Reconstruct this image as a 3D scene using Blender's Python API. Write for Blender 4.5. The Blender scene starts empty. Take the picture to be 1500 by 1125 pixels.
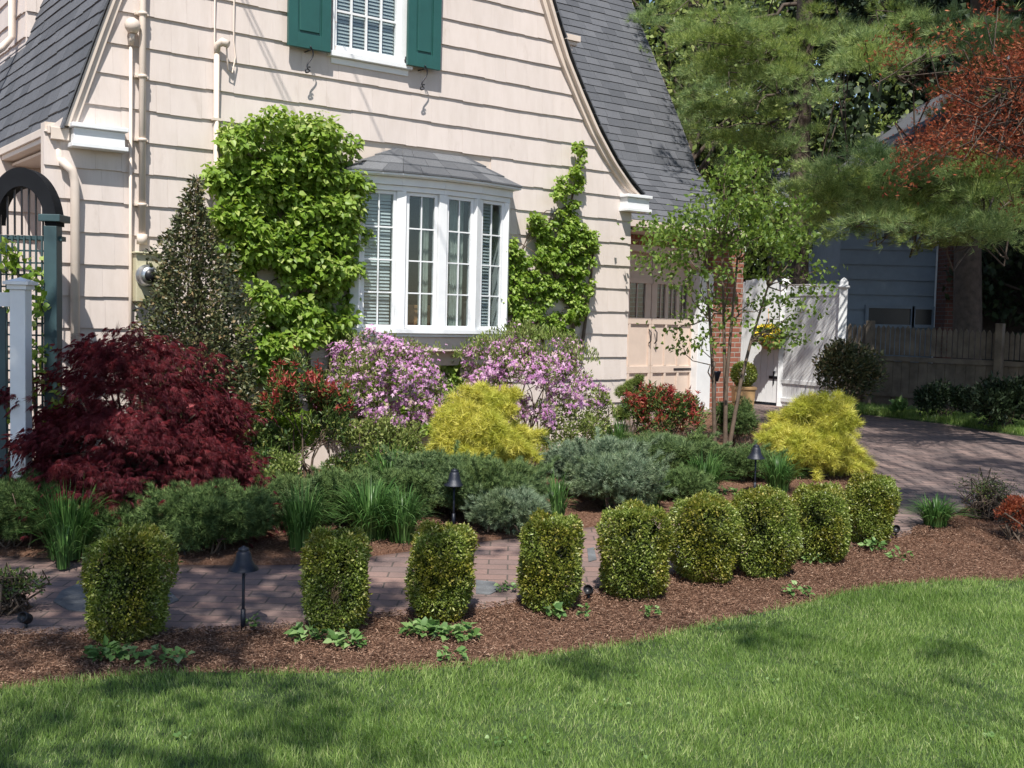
import bpy, math, numpy as np
from mathutils import Matrix, Vector
rng = np.random.default_rng(7)
R = math.radians
scene = bpy.context.scene
col = scene.collection

# ------------------------------------------------------------------ camera
F, CX, CY = 1600.0, 750.0, 562.5          # focal length in photo pixels
CAMZ = 1.6
PITCH = math.atan(100 / F); ROLL = 0.024
M = Matrix.Rotation(math.pi/2 - PITCH, 3, 'X') @ Matrix.Rotation(ROLL, 3, 'Z')
cam_d = bpy.data.cameras.new('camera'); cam = bpy.data.objects.new('camera', cam_d); col.objects.link(cam)
cam.matrix_world = Matrix.Translation((0, 0, CAMZ)) @ M.to_4x4()
cam_d.sensor_width = 36; cam_d.lens = 36 * F / 1500; cam_d.clip_end = 900; cam_d.clip_start = .05
scene.camera = cam

def ray(px, py):
    return M @ Vector(((px - CX) / F, -(py - CY) / F, -1))
def at(px, py, Y):                          # the point of a sight line at distance Y
    d = ray(px, py); k = Y / d.y
    return Vector((d.x * k, Y, CAMZ + d.z * k))
def g(x, y):                                # height of the terrain
    y = np.asarray(y, float)
    t = np.clip((y - 4.4) / 8.6, 0, 1)
    return .27 * t * t * (3 - 2 * t) * .55 + .27 * t * .45
def G(px, py):                              # ground point of a sight line
    d = ray(px, py); Y = 6.0
    for _ in range(40):
        Y = (float(g(0, Y)) - CAMZ) / d.z * d.y
        Y = min(max(Y, .5), 60)
    return Vector((d.x / d.y * Y, Y, float(g(0, Y))))

# ------------------------------------------------------------------ house frame: s along the gable wall, n outwards
WD = Vector((.8, .6, 0)); ND = Vector((.6, -.8, 0)); C0 = Vector((1.225, 11.8, 0))
def P(s, n, z): return C0 + WD * s + ND * n + Vector((0, 0, z))
def wp(px, py, n=0.0):                      # sight line -> (s, z) on the plane n
    d = ray(px, py); o = Vector((0, 0, CAMZ)) - C0
    k = (n - o.dot(ND)) / d.dot(ND)
    q = o + d * k
    return q.dot(WD), q.z

# ------------------------------------------------------------------ mesh helpers
def fast(name, v, f, m, parent=None, smooth=False):
    v = np.asarray(v, np.float32); f = np.asarray(f, np.int32); k = f.shape[1]
    me = bpy.data.meshes.new(name)
    me.vertices.add(len(v)); me.vertices.foreach_set('co', v.ravel())
    me.loops.add(f.size); me.loops.foreach_set('vertex_index', f.ravel())
    me.polygons.add(len(f)); me.polygons.foreach_set('loop_start', np.arange(0, f.size, k, dtype=np.int32))
    me.update(calc_edges=True)
    if smooth: me.polygons.foreach_set('use_smooth', np.ones(len(f), bool))
    me.materials.append(m)
    o = bpy.data.objects.new(name, me); col.objects.link(o)
    if parent:
        o.parent = parent
        o.matrix_parent_inverse = Matrix.Translation(-parent.location)
    return o
class MB:
    def __init__(s): s.v = []; s.f = []; s.sm = []
    def quad(s, a, b, c, d): 
        i = len(s.v); s.v += [tuple(a), tuple(b), tuple(c), tuple(d)]; s.f.append((i, i+1, i+2, i+3)); s.sm.append(0)
    def poly(s, pts):
        i = len(s.v); s.v += [tuple(p) for p in pts]; s.f.append(tuple(range(i, i+len(pts)))); s.sm.append(0)
    def hexa(s, c8):                        # 4 bottom, 4 top corners, same winding
        i = len(s.v); s.v += [tuple(p) for p in c8]
        for q in ((3,2,1,0),(4,5,6,7),(0,1,5,4),(1,2,6,5),(2,3,7,6),(3,0,4,7)): s.f.append(tuple(i+j for j in q)); s.sm.append(0)
    def wbox(s, s0, s1, n0, n1, z0, z1):    # box in the house frame
        s.hexa([P(s0,n0,z0),P(s0,n1,z0),P(s1,n1,z0),P(s1,n0,z0),P(s0,n0,z1),P(s0,n1,z1),P(s1,n1,z1),P(s1,n0,z1)])
    def box(s, x0, x1, y0, y1, z0, z1):
        s.hexa([(x0,y0,z0),(x1,y0,z0),(x1,y1,z0),(x0,y1,z0),(x0,y0,z1),(x1,y0,z1),(x1,y1,z1),(x0,y1,z1)])
    def beam(s, a, b, w, h, up=(0,0,1)):
        a = Vector(a); b = Vector(b); d = (b-a).normalized(); x = d.cross(Vector(up))
        if x.length < 1e-4: x = Vector((1,0,0))
        x.normalize(); u = x.cross(d); x *= w/2; u *= h/2
        s.hexa([a-x-u, a+x-u, b+x-u, b-x-u, a-x+u, a+x+u, b+x+u, b-x+u])
    def tube(s, pts, rad, n=8, cap=True):
        pts = [Vector(p) for p in pts]
        if not hasattr(rad, '__len__'): rad = [rad]*len(pts)
        base = len(s.v); pu = None
        for i, p in enumerate(pts):
            d = (pts[min(i+1, len(pts)-1)] - pts[max(i-1, 0)]).normalized()
            u = pu if pu is not None else (Vector((0,0,1)) if abs(d.z) < .9 else Vector((1,0,0)))
            x = d.cross(u)
            if x.length < 1e-3: x = d.cross(Vector((1,0,0)))
            x.normalize(); u = x.cross(d); pu = u
            for k in range(n):
                a = 2*math.pi*k/n; s.v.append(tuple(p + (x*math.cos(a) + u*math.sin(a))*rad[i]))
        for i in range(len(pts)-1):
            for k in range(n):
                s.f.append((base+i*n+k, base+i*n+(k+1)%n, base+(i+1)*n+(k+1)%n, base+(i+1)*n+k)); s.sm.append(1)
        if cap:
            s.f.append(tuple(base+k for k in range(n))[::-1]); s.sm.append(0)
            s.f.append(tuple(base+(len(pts)-1)*n+k for k in range(n))); s.sm.append(0)
    def lathe(s, c, prof, n=24, axis=None):
        c = Vector(c); base = len(s.v)
        az = Vector(axis).normalized() if axis else Vector((0,0,1))
        ax = az.orthogonal().normalized(); ay = az.cross(ax)
        for r, z in prof:
            for k in range(n):
                a = 2*math.pi*k/n; s.v.append(tuple(c + (ax*math.cos(a) + ay*math.sin(a))*r + az*z))
        for i in range(len(prof)-1):
            for k in range(n):
                s.f.append((base+i*n+k, base+i*n+(k+1)%n, base+(i+1)*n+(k+1)%n, base+(i+1)*n+k)); s.sm.append(1)
    def build(s, name, m, parent=None, bevel=0):
        me = bpy.data.meshes.new(name); me.from_pydata(s.v, [], s.f); me.update()
        me.polygons.foreach_set('use_smooth', np.array(s.sm, bool)); me.materials.append(m)
        o = bpy.data.objects.new(name, me); col.objects.link(o)
        if parent:
            o.parent = parent
            o.matrix_parent_inverse = Matrix.Translation(-parent.matrix_basis.translation) if parent.type == 'EMPTY' else Matrix.Identity(4)
        if bevel:
            b = o.modifiers.new('bevel', 'BEVEL'); b.width = bevel; b.segments = 2; b.limit_method = 'ANGLE'
        return o
def thing(name, label, cat, loc=(0,0,0), group=None):
    o = bpy.data.objects.new(name, None); col.objects.link(o); o.location = loc; o.empty_display_size = .1
    o['label'] = label; o['category'] = cat
    if group: o['group'] = group
    return o
def tag(o, label, cat, group=None, kind=None):
    if label: o['label'] = label
    if cat: o['category'] = cat
    if group: o['group'] = group
    if kind: o['kind'] = kind
    return o
def struct(o, kind='structure'): o['kind'] = kind; return o

# ------------------------------------------------------------------ materials
def newmat(name):
    m = bpy.data.materials.new(name); m.use_nodes = True
    nt = m.node_tree; b = nt.nodes['Principled BSDF']; return m, nt, b
def ramp(nt, fac, stops, interp='LINEAR'):
    r = nt.nodes.new('ShaderNodeValToRGB'); r.color_ramp.interpolation = interp
    e = r.color_ramp.elements
    while len(e) < len(stops): e.new(.5)
    for i, (p, c) in enumerate(stops): e[i].position = p; e[i].color = (*c, 1)
    nt.links.new(fac, r.inputs[0]); return r.outputs[0]
def noise(nt, scale, detail=4, coord='Object', rough=.6, vscale=None):
    t = nt.nodes.new('ShaderNodeTexCoord'); n = nt.nodes.new('ShaderNodeTexNoise')
    n.inputs['Scale'].default_value = scale; n.inputs['Detail'].default_value = detail; n.inputs['Roughness'].default_value = rough
    src = t.outputs[coord]
    if vscale:
        mp = nt.nodes.new('ShaderNodeMapping'); mp.inputs['Scale'].default_value = vscale
        nt.links.new(src, mp.inputs[0]); src = mp.outputs[0]
    nt.links.new(src, n.inputs['Vector']); return n.outputs['Fac']
def bump(nt, b, h, strength, dist=.01):
    k = nt.nodes.new('ShaderNodeBump'); k.inputs['Strength'].default_value = strength; k.inputs['Distance'].default_value = dist
    nt.links.new(h, k.inputs['Height']); nt.links.new(k.outputs[0], b.inputs['Normal'])
def mix(nt, f, a, b, mode='MIX'):
    x = nt.nodes.new('ShaderNodeMix'); x.data_type = 'RGBA'; x.blend_type = mode
    for s, v in ((0, f), (6, a), (7, b)):
        if hasattr(v, 'default_value'): nt.links.new(v, x.inputs[s])
        else: x.inputs[s].default_value = v if s == 0 else (*v, 1)
    return x.outputs[2]
def plain(name, c, rough=.5, var=.12, metal=0, bumpy=0, scale=6, spec=.5):
    m, nt, b = newmat(name)
    f = noise(nt, scale, 5)
    lo = tuple(x*(1-var) for x in c); hi = tuple(min(1, x*(1+var)) for x in c)
    nt.links.new(ramp(nt, f, [(.3, lo), (.7, hi)]), b.inputs['Base Color'])
    b.inputs['Roughness'].default_value = rough; b.inputs['Metallic'].default_value = metal
    b.inputs['Specular IOR Level'].default_value = spec
    if bumpy: bump(nt, b, noise(nt, scale*12, 4), bumpy, .004)
    return m
def leafm(name, stops, rough=.45, trans=.3, tcol=None, patch=None, spec=.4, patchscale=2.5):
    m, nt, b = newmat(name)
    gi = nt.nodes.new('ShaderNodeNewGeometry')
    c = ramp(nt, gi.outputs['Random Per Island'], stops)
    if patch: c = mix(nt, ramp(nt, noise(nt, patchscale, 3), [(.42, (0,0,0)), (.6, (1,1,1))]), c, mix(nt, 1.0, c, patch, 'MULTIPLY'))
    nt.links.new(c, b.inputs['Base Color']); b.inputs['Roughness'].default_value = rough
    b.inputs['Specular IOR Level'].default_value = spec
    if trans:
        t = nt.nodes.new('ShaderNodeBsdfTranslucent'); s = nt.nodes.new('ShaderNodeMixShader'); s.inputs[0].default_value = trans
        if tcol: nt.links.new(mix(nt, .6, c, tcol), t.inputs[0])
        else: nt.links.new(c, t.inputs[0])
        nt.links.new(b.outputs[0], s.inputs[1]); nt.links.new(t.outputs[0], s.inputs[2])
        nt.links.new(s.outputs[0], nt.nodes['Material Output'].inputs[0])
    return m
def brickm(name, c1, c2, mortar, bw, bh, ms, coordmap=None, rough=.85, bias=0.0, off=.5, dirt=None):
    m, nt, b = newmat(name)
    t = nt.nodes.new('ShaderNodeTexCoord'); br = nt.nodes.new('ShaderNodeTexBrick')
    src = t.outputs['UV']
    nt.links.new(src, br.inputs['Vector'])
    br.offset = off
    for k, v in (('Color1', c1), ('Color2', c2), ('Mortar', mortar)): br.inputs[k].default_value = (*v, 1)
    for k, v in (('Scale', 1), ('Mortar Size', ms), ('Mortar Smooth', .3), ('Bias', bias), ('Brick Width', bw), ('Row Height', bh)): br.inputs[k].default_value = v
    c = br.outputs['Color']
    c = mix(nt, .55, c, ramp(nt, noise(nt, 2.2, 6), [(.3, (.5,.5,.52)), (.7, (1.0,.98,.96))]), 'MULTIPLY')
    c = mix(nt, .4, c, ramp(nt, noise(nt, 60, 3), [(.3, (.6,.6,.6)), (.7, (1,1,1))]), 'MULTIPLY')
    nt.links.new(c, b.inputs['Base Color']); b.inputs['Roughness'].default_value = rough
    mx = nt.nodes.new('ShaderNodeMath'); mx.operation = 'SUBTRACT'
    nt.links.new(noise(nt, 40, 4), mx.inputs[0]); nt.links.new(br.outputs['Fac'], mx.inputs[1])
    bump(nt, b, mx.outputs[0], .5, .006)
    return m
def setuv(o, fn):                           # uv from object coordinates
    me = o.data; uv = me.uv_layers.new(name='uv')
    for l in me.loops: uv.data[l.index].uv = fn(me.vertices[l.vertex_index].co)

# siding paint: warm beige, faint vertical grain, per-shingle tone
def siding(name, c):
    m, nt, b = newmat(name)
    gi = nt.nodes.new('ShaderNodeNewGeometry')
    a = ramp(nt, gi.outputs['Random Per Island'], [(0, tuple(x*.965 for x in c)), (1, tuple(x*1.02 for x in c))])
    a = mix(nt, .5, a, ramp(nt, noise(nt, 1.3, 5), [(.3, (.9,.9,.89)), (.75, (1,1,1))]), 'MULTIPLY')
    a = mix(nt, .8, a, ramp(nt, noise(nt, 5, 8, rough=.75, vscale=(1,1,.35)), [(.26, (.80,.78,.75)), (.42, (1,1,1))]), 'MULTIPLY')
    a = mix(nt, .5, a, ramp(nt, noise(nt, 14, 6, vscale=(1,1,.25)), [(.35, (.88,.87,.85)), (.6, (1,1,1))]), 'MULTIPLY')
    nt.links.new(a, b.inputs['Base Color']); b.inputs['Roughness'].default_value = .7
    b.inputs['Specular IOR Level'].default_value = .25
    bump(nt, b, noise(nt, 60, 5, vscale=(1,1,.06)), .35, .004)
    return m
M_side = siding('beige_paint', (.67, .59, .55))
M_trim = plain('beige_trim', (.67, .57, .49), .55, .06)
M_white = plain('white_paint', (.78, .79, .80), .45, .05)
M_green = plain('green_paint', (.018, .088, .078), .42, .1)
M_teal = plain('teal_paint', (.035, .07, .078), .5, .15)
M_black = plain('black_metal', (.018, .018, .022), .4, .2, .3)
M_lamp = plain('weathered_bronze', (.014, .017, .028), .45, .3, .3, .3, 20)
M_grey = plain('grey_metal', (.5, .52, .53), .3, .1, .9)
M_cable = plain('cable', (.05,.05,.05), .6)
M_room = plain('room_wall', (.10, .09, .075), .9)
M_blind = plain('blind_slat', (.66,.68,.70), .5, .05)
M_curtain = plain('curtain', (.45,.48,.43), .9, .2)
M_wood = plain('chair_wood', (.50,.26,.11), .5, .25)
def glassm():
    m, nt, b = newmat('glass'); nt.nodes.remove(b)
    t = nt.nodes.new('ShaderNodeBsdfTransparent'); t.inputs[0].default_value = (.80,.84,.84,1)
    gl = nt.nodes.new('ShaderNodeBsdfGlossy'); gl.inputs['Roughness'].default_value = .02
    lw = nt.nodes.new('ShaderNodeLayerWeight'); lw.inputs[0].default_value = .5
    pw = nt.nodes.new('ShaderNodeMath'); pw.operation = 'POWER'; pw.inputs[1].default_value = 4.5; nt.links.new(lw.outputs['Facing'], pw.inputs[0])
    ma = nt.nodes.new('ShaderNodeMath'); ma.operation = 'MULTIPLY_ADD'; ma.inputs[1].default_value = .85; ma.inputs[2].default_value = .06; nt.links.new(pw.outputs[0], ma.inputs[0])
    s = nt.nodes.new('ShaderNodeMixShader'); nt.links.new(ma.outputs[0], s.inputs[0])
    nt.links.new(t.outputs[0], s.inputs[1]); nt.links.new(gl.outputs[0], s.inputs[2])
    nt.links.new(s.outputs[0], nt.nodes['Material Output'].inputs[0]); return m
M_glass = glassm()
def roofm(name, lo, hi):
    m, nt, b = newmat(name)
    gi = nt.nodes.new('ShaderNodeNewGeometry')
    c = ramp(nt, gi.outputs['Random Per Island'], [(0, lo), (.5, tuple((x+y)/2 for x, y in zip(lo, hi))), (1, hi)])
    c = mix(nt, .6, c, ramp(nt, noise(nt, 90, 3), [(.35, (.5,.5,.5)), (.65, (1.1,1.1,1.1))]), 'MULTIPLY')
    c = mix(nt, .5, c, ramp(nt, noise(nt, 1.2, 5), [(.3, (.72,.72,.74)), (.7, (1,1,1))]), 'MULTIPLY')
    nt.links.new(c, b.inputs['Base Color']); b.inputs['Roughness'].default_value = .85
    bump(nt, b, noise(nt, 250, 2), .5, .003); return m
M_roof = roofm('grey_roof_shingles', (.085,.09,.102), (.135,.14,.155))
M_slate = roofm('bay_roof_shingles', (.085,.09,.10), (.17,.175,.185))
M_bark = plain('bark', (.075,.055,.042), .9, .4, 0, .8, 9)
M_twig = plain('twig_bark', (.12,.085,.06), .85, .3, 0, .3, 20)
M_greybark = plain('grey_bark', (.19,.155,.13), .85, .25, 0, .4, 15)

# ------------------------------------------------------------------ shingle courses (siding and roofs)
def shingles(mb, pos, lo, hi, ts, wr, gap, tb, tt, jit, skip=None):
    """pos(s,t,off) -> point; rows between consecutive t; lo/hi(t) row ends"""
    for i in range(len(ts)-1):
        t0, t1 = ts[i], ts[i+1]
        a0, a1, b0, b1 = lo(t0), lo(t1), hi(t0), hi(t1)
        s = min(a0, a1) - rng.uniform(0, wr[1]); end = max(b0, b1)
        phase = rng.uniform(0, 9)
        while s < end:
            w = rng.uniform(*wr); e = s + w
            j = (rng.uniform(-jit, jit) + jit*.8*math.sin(s*2.3+phase))*(t1-t0)
            o = rng.uniform(-.0012, .0012)
            q = []
            pieces = [(s+gap/2, e-gap/2)]
            if skip:
                for (sa, sb, ta, tb_) in skip:
                    if t0 < tb_ - .02 and t1 > ta + .02:
                        new = []
                        for (x0, x1) in pieces:
                            if x1 <= sa or x0 >= sb: new.append((x0, x1)); continue
                            if x0 < sa: new.append((x0, sa))
                            if x1 > sb: new.append((sb, x1))
                        pieces = new
            for (x0, x1) in pieces:
                L0, R0 = max(x0, a0), min(x1, b0); L1, R1 = max(x0, a1), min(x1, b1)
                if R0 <= L0 and R1 <= L1: continue
                L0, R0 = (L0, R0) if R0 > L0 else ((min(L0, b0),)*2 if L0 > b0 else (a0, a0))
                L1, R1 = (L1, R1) if R1 > L1 else ((b1, b1) if L1 > b1 else (a1, a1))
                A, B, Cc, D = pos(L0, t0+j, tb+o), pos(R0, t0+j, tb+o), pos(R1, t1+.004, tt+o), pos(L1, t1+.004, tt+o)
                A2, B2 = pos(L0, t0+j, -.005), pos(R0, t0+j, -.005)
                C2, D2 = pos(R1, t1+.004, -.005), pos(L1, t1+.004, -.005)
                i0 = len(mb.v); mb.v += [tuple(x) for x in (A, B, Cc, D, A2, B2, C2, D2)]
                for fq in ((0,1,2,3),(4,5,1,0),(5,6,2,1),(7,4,0,3)): mb.f.append(tuple(i0+k for k in fq)); mb.sm.append(0)
            s = e
# ================================================================== THE HOUSE
GZ = .2
EXPO = .243
house = thing('house', 'beige shingled house with green shutters, grey roof and white bow window', 'house', tuple(P(-2.5, 0, GZ)))
# rake curves of the gable (pixels of the roof edge -> wall coordinates)
Rk = sorted([wp(*q)[::-1] for q in ((795,0),(806,38),(822,88),(843,140),(866,193),(889,236),(912,270),(930,291))])
Lk = sorted([wp(*q)[::-1] for q in ((166,0),(148,48),(130,98),(113,145),(98,186))])
def lin(tab, z):
    if z <= tab[0][0]: return tab[0][1]
    for (z0, s0), (z1, s1) in zip(tab, tab[1:]):
        if z <= z1: return s0 + (s1-s0)*(z-z0)/(z1-z0)
    (z0, s0), (z1, s1) = tab[-2:]
    return s1 + (s1-s0)*(z-z1)/(z1-z0)
ZR0 = Rk[0][0]; ZL0 = Lk[0][0]
SL = wp(64, 300)[0]                         # left corner of the gable wall
def sR(z): return 0.0 if z < ZR0 + .0 else min(0.0, lin(Rk, z) - .05)
def sL(z): return SL if z < ZL0 else max(SL, lin(Lk, z) + .05)
ZTOP = 5.6
# openings
bl, bz0 = wp(521, 486, .17); br_, _ = wp(738, 486, .17); bz1 = wp(640, 262)[1]
bz0 = wp(640, 494)[1]
ul, ur = wp(484, 40)[0], wp(597, 40)[0]; uz0 = wp(540, 86)[1]; uz1 = uz0 + 1.35
bayskip = (bl+.08, br_-.08, bz0+.05, bz1+.1); upskip = (ul+.05, ur-.05, uz0+.03, uz1-.03)
zs0 = wp(917, 323)[1]
k0 = math.floor((zs0 - GZ) / EXPO) + 1
ts = [zs0 - k0*EXPO + i*EXPO for i in range(60) if zs0 - k0*EXPO + i*EXPO < ZTOP]
mb = MB()
shingles(mb, lambda s, t, o: P(s, o, t), sL, sR, ts, (.11, .3), .001, .022, .006, .016, [bayskip, upskip])
mb.build('wall', M_side, house)
# solid core behind the siding, with the two openings left free
mb = MB()
zz = sorted(set([GZ-.4] + ts + [ZTOP, bayskip[2], bayskip[3], upskip[2], upskip[3]]))
for a, b in zip(zz, zz[1:]):
    m_ = (a+b)/2; segs = [(sL(m_)+.01, sR(m_)-.01)]
    for sk in (bayskip, upskip):
        if sk[2] <= m_ <= sk[3]:
            new = []
            for x0, x1 in segs:
                if x1 <= sk[0] or x0 >= sk[1]: new.append((x0, x1))
                else: new += [(x0, sk[0]), (sk[1], x1)]
            segs = new
    for x0, x1 in segs: mb.wbox(x0, x1, -.12, -.002, a, b)
# side walls of the gabled wing
mb.wbox(-.12, -.002, -2.7, -.125, GZ-.4, zs0+.15)
mb.build('wall_core', M_trim, house)
mb = MB()
shingles(mb, lambda s, t, o: P(s, -1.6+o, t), lambda t: SL-3.5, lambda t: SL+1.2, [t for t in ts if t < ZL0+.1], (.11,.3), .0025, .024, .006, .02)
mb.wbox(SL+1.2, SL+1.25, -1.6, -.125, GZ-.4, ZL0)
mb.build('porch_wall', M_side, house)
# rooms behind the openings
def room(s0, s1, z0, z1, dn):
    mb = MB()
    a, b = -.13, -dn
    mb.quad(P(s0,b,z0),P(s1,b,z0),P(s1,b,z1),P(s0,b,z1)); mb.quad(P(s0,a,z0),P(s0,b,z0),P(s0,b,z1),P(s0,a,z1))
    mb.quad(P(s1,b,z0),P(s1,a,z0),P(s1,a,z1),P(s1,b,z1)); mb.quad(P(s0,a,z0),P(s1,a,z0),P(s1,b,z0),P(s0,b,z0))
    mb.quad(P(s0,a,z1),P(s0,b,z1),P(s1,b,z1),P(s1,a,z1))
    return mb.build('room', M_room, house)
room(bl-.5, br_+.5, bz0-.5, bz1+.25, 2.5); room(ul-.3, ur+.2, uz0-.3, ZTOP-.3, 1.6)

# roofs: the wing's two slopes and the main roof over the garage
def slopefn(tab, sign, over=.0):
    def pos(u, t, o):
        z = t; s = lin(tab, z); s2 = lin(tab, z+.05)
        d = Vector((s2-s, .05)); d.normalize(); nx, nz = (sign*abs(d.y), abs(d.x))
        return P(s + nx*(o+.05), u, z + nz*(o+.05))
    return pos
zl = np.linspace(ZL0-.02, ZTOP+.3, 24)
def rows(tab, z0, z1, step):
    out = [z0]; z = z0
    while z < z1:
        d = (lin(tab, z+.02)-lin(tab, z))/.02; z += step/math.hypot(1, d); out.append(z)
    return out
mb = MB(); shingles(mb, slopefn(Lk, -1), lambda t: -7, lambda t: .09, rows(Lk, ZL0-.02, ZTOP+.2, .135), (.25,.36), .004, .012, .002, .05)
mb.build('roof', M_roof, house)
mb = MB(); shingles(mb, slopefn(Rk, 1), lambda t: -5, lambda t: .13, rows(Rk, ZR0, ZTOP+.2, .135), (.25,.36), .004, .012, .002, .05)
mb.build('roof', M_roof, house)
# rake boards following the curves
def rake(tab, sign, n1, width, z0):
    mb = MB(); zs = np.linspace(z0, ZTOP+.2, 26)
    for wdt, na, nb, dx in ((width, .0, .05, -.055), (.06, .052, .09, .03), (.022, .092, .135, .047)):
        for a, b in zip(zs, zs[1:]):
            c8 = []
            for z in (a, b):
                s = lin(tab, z) + sign*dx
                c8 += [P(s - sign*wdt, na, z), P(s - sign*wdt, nb, z), P(s+sign*.0, nb, z), P(s+sign*.0, na, z)]
            mb.hexa(c8)
    return mb.build('rake_board', M_trim, house)
# dx measured from the roof line towards the wall
def rake2(tab, sign, z0):
    mb = MB(); zs = np.linspace(z0, ZTOP+.2, 30)
    for off, wdt, nb in ((.012, .035, .10 if sign > 0 else .07), (.048, .05, .055 if sign > 0 else .045)):
        for a, b in zip(zs, zs[1:]):
            c8 = []
            for z in (a, b):
                s = lin(tab, z) + sign*.045; e = sign*(-off); f = e - sign*wdt
                c8 += [P(s+f, .0, z), P(s+f, nb, z), P(s+e, nb, z), P(s+e, .0, z)]
            mb.hexa(c8)
    return mb.build('rake_board', M_trim, house)
rake2(Rk, 1, ZR0+.01); rake2(Lk, -1, ZL0)
# cornice returns
def cornice(s0, s1, z, name='cornice_return'):
    mb = MB()
    mb.wbox(s0, s1, .0, .15, z-.02, z+.012); mb.wbox(s0+.02, s1-.02, .0, .12, z-.13, z-.022); mb.wbox(s0, s1-.0, .0, .145, z-.165, z-.132)
    o = mb.build(name, M_white, house, .004)
    return o
sl_r, zl_r = wp(100, 191)
cornice(wp(98,195)[0], wp(180,200)[0], wp(140,189)[1])
cornice(wp(906,292)[0], wp(942,292)[0], wp(920,288)[1])
# left eave: gutter, soffit
EZ = wp(96, 193)[1]; ES = wp(93, 193)[0]
mb = MB(); mb.wbox(ES-.10, ES+.03, -7, .05, EZ-.07, EZ+.02); mb.wbox(ES-.12, ES-.103, -7, .05, EZ-.03, EZ+.03)
mb.build('gutter', M_trim, house, .004)
mb = MB(); 0 if False else mb.wbox(ES-.02, SL+1.3, -7, -.0, EZ-.11, EZ-.09)
mb.build('soffit', M_trim, house)

# garage wing and main roof
ND2 = -2.58
gz = .27
eav = wp(1000, 327, ND2+.45); EVZ = eav[1]
GR = wp(1090, 338, ND2+.45)[0]               # right end of the eave
# roof right edge pixels -> profile: at constant s = GR find the depth and height
prof = []
for (px, py) in ((1090,338),(1062,303),(1044,281),(1020,249),(1014,227),(993,171),(974,124),(949,62),(924,0)):
    # intersect the sight line with the plane s = GR
    d = ray(px, py); o = Vector((0,0,CAMZ)) - C0
    k = (GR - o.dot(WD)) / d.dot(WD); q = o + d*k
    prof.append((q.z, q.dot(ND)))
prof.sort(); prof.append((prof[-1][0]+2, prof[-1][1] - 2*(prof[-2][1]-prof[-1][1])/(prof[-1][0]-prof[-2][0])))
PZ0 = prof[0][0]
print('PROFILE', prof, 'EVZ', EVZ, 'GR', GR, 'SL', SL, 'ES', ES, 'EZ', EZ, 'ZL0', ZL0, 'ZR0', ZR0, 'bay', bl, br_, bz0, bz1, 'up', ul, ur, uz0)
def mainpos(s, t, o):
    n = lin(prof, t); n2 = lin(prof, t+.05); d = Vector((n2-n, .05)).normalized()
    return P(s, n + abs(d.y)*o, t + abs(d.x)*o)
mb = MB(); shingles(mb, mainpos, lambda t: -3.5, lambda t: GR, rows(prof, PZ0, PZ0+5.2, .14), (.25,.36), .004, .012, .002, .05)
mb.build('roof', M_roof, house)
mb = MB()
for a, b in zip(np.linspace(PZ0, PZ0+5.2, 30), np.linspace(PZ0, PZ0+5.2, 30)[1:]):
    na, nb = lin(prof, a), lin(prof, b)
    mb.hexa([P(GR-.03, na-.14, a), P(GR-.03, na-.01, a), P(GR+.02, na-.01, a), P(GR+.02, na-.14, a), P(GR-.03, nb-.14, b), P(GR-.03, nb-.01, b), P(GR+.02, nb-.01, b), P(GR+.02, nb-.14, b)])
mb.build('rake_board', M_trim, house)
nE = prof[0][1]
mb = MB(); mb.wbox(.0, GR+.03, nE-.06, nE+.06, PZ0-.09, PZ0-.005); mb.wbox(.0, GR+.03, ND2, nE-.065, PZ0-.14, PZ0-.12)
mb.build('gutter', M_trim, house, .004)
# garage wall in brick around the arched opening
M_brick = brickm('red_brick', (.33,.11,.07), (.42,.16,.10), (.42,.36,.31), .215, .075, .010)
def pg(px, py, n=ND2): return wp(px, py, n)
dl, dr = -1.1, pg(1020, 500)[0]; pr = pg(1084, 500)[0]; pl_ = pg(1045, 500)[0]
mb = MB()
mb.wbox(dr+.30, pr, ND2-.3, ND2+.02, gz-.3, PZ0-.145)       # brick pier
mb.wbox(-.6, dr+.298, ND2-.3, ND2, pg(960, 366)[1], PZ0-.145)
o = mb.build('brick_wall', M_brick, house)
setuv(o, lambda c: ((c-C0).dot(WD)+(c-C0).dot(ND), c.z))
dz1 = pg(960, 408)[1]
# white arch casing on the right of the opening
mb = MB(); mb.wbox(dr, dr+.297, ND2-.2, ND2+.03, gz-.2, pg(1030, 400)[1]); 
mb.build('door_casing', M_white, house, .006)
mb = MB()                                                    # plaster arch above the doors
cs = (dl+dr)/2; hw = (dr-dl)/2+.06; zt = pg(960, 366)[1]; zsn = pg(1030, 400)[1]
N_ = 24
for i in range(N_):
    a0, a1 = math.pi*i/N_, math.pi*(i+1)/N_
    x0, x1 = cs-hw*math.cos(a0)*1.0, cs-hw*math.cos(a1)*1.0
    z0_, z1_ = zsn+(zt-zsn)*math.sin(a0), zsn+(zt-zsn)*math.sin(a1)
    mb.hexa([P(x0,ND2-.1,z0_),P(x0,ND2+.025,z0_),P(x1,ND2+.025,z1_),P(x1,ND2-.1,z1_),P(x0,ND2-.1,zt+.05),P(x0,ND2+.025,zt+.05),P(x1,ND2+.025,zt+.05),P(x1,ND2-.1,zt+.05)])
mb.build('door_arch', M_trim, house)
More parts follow.
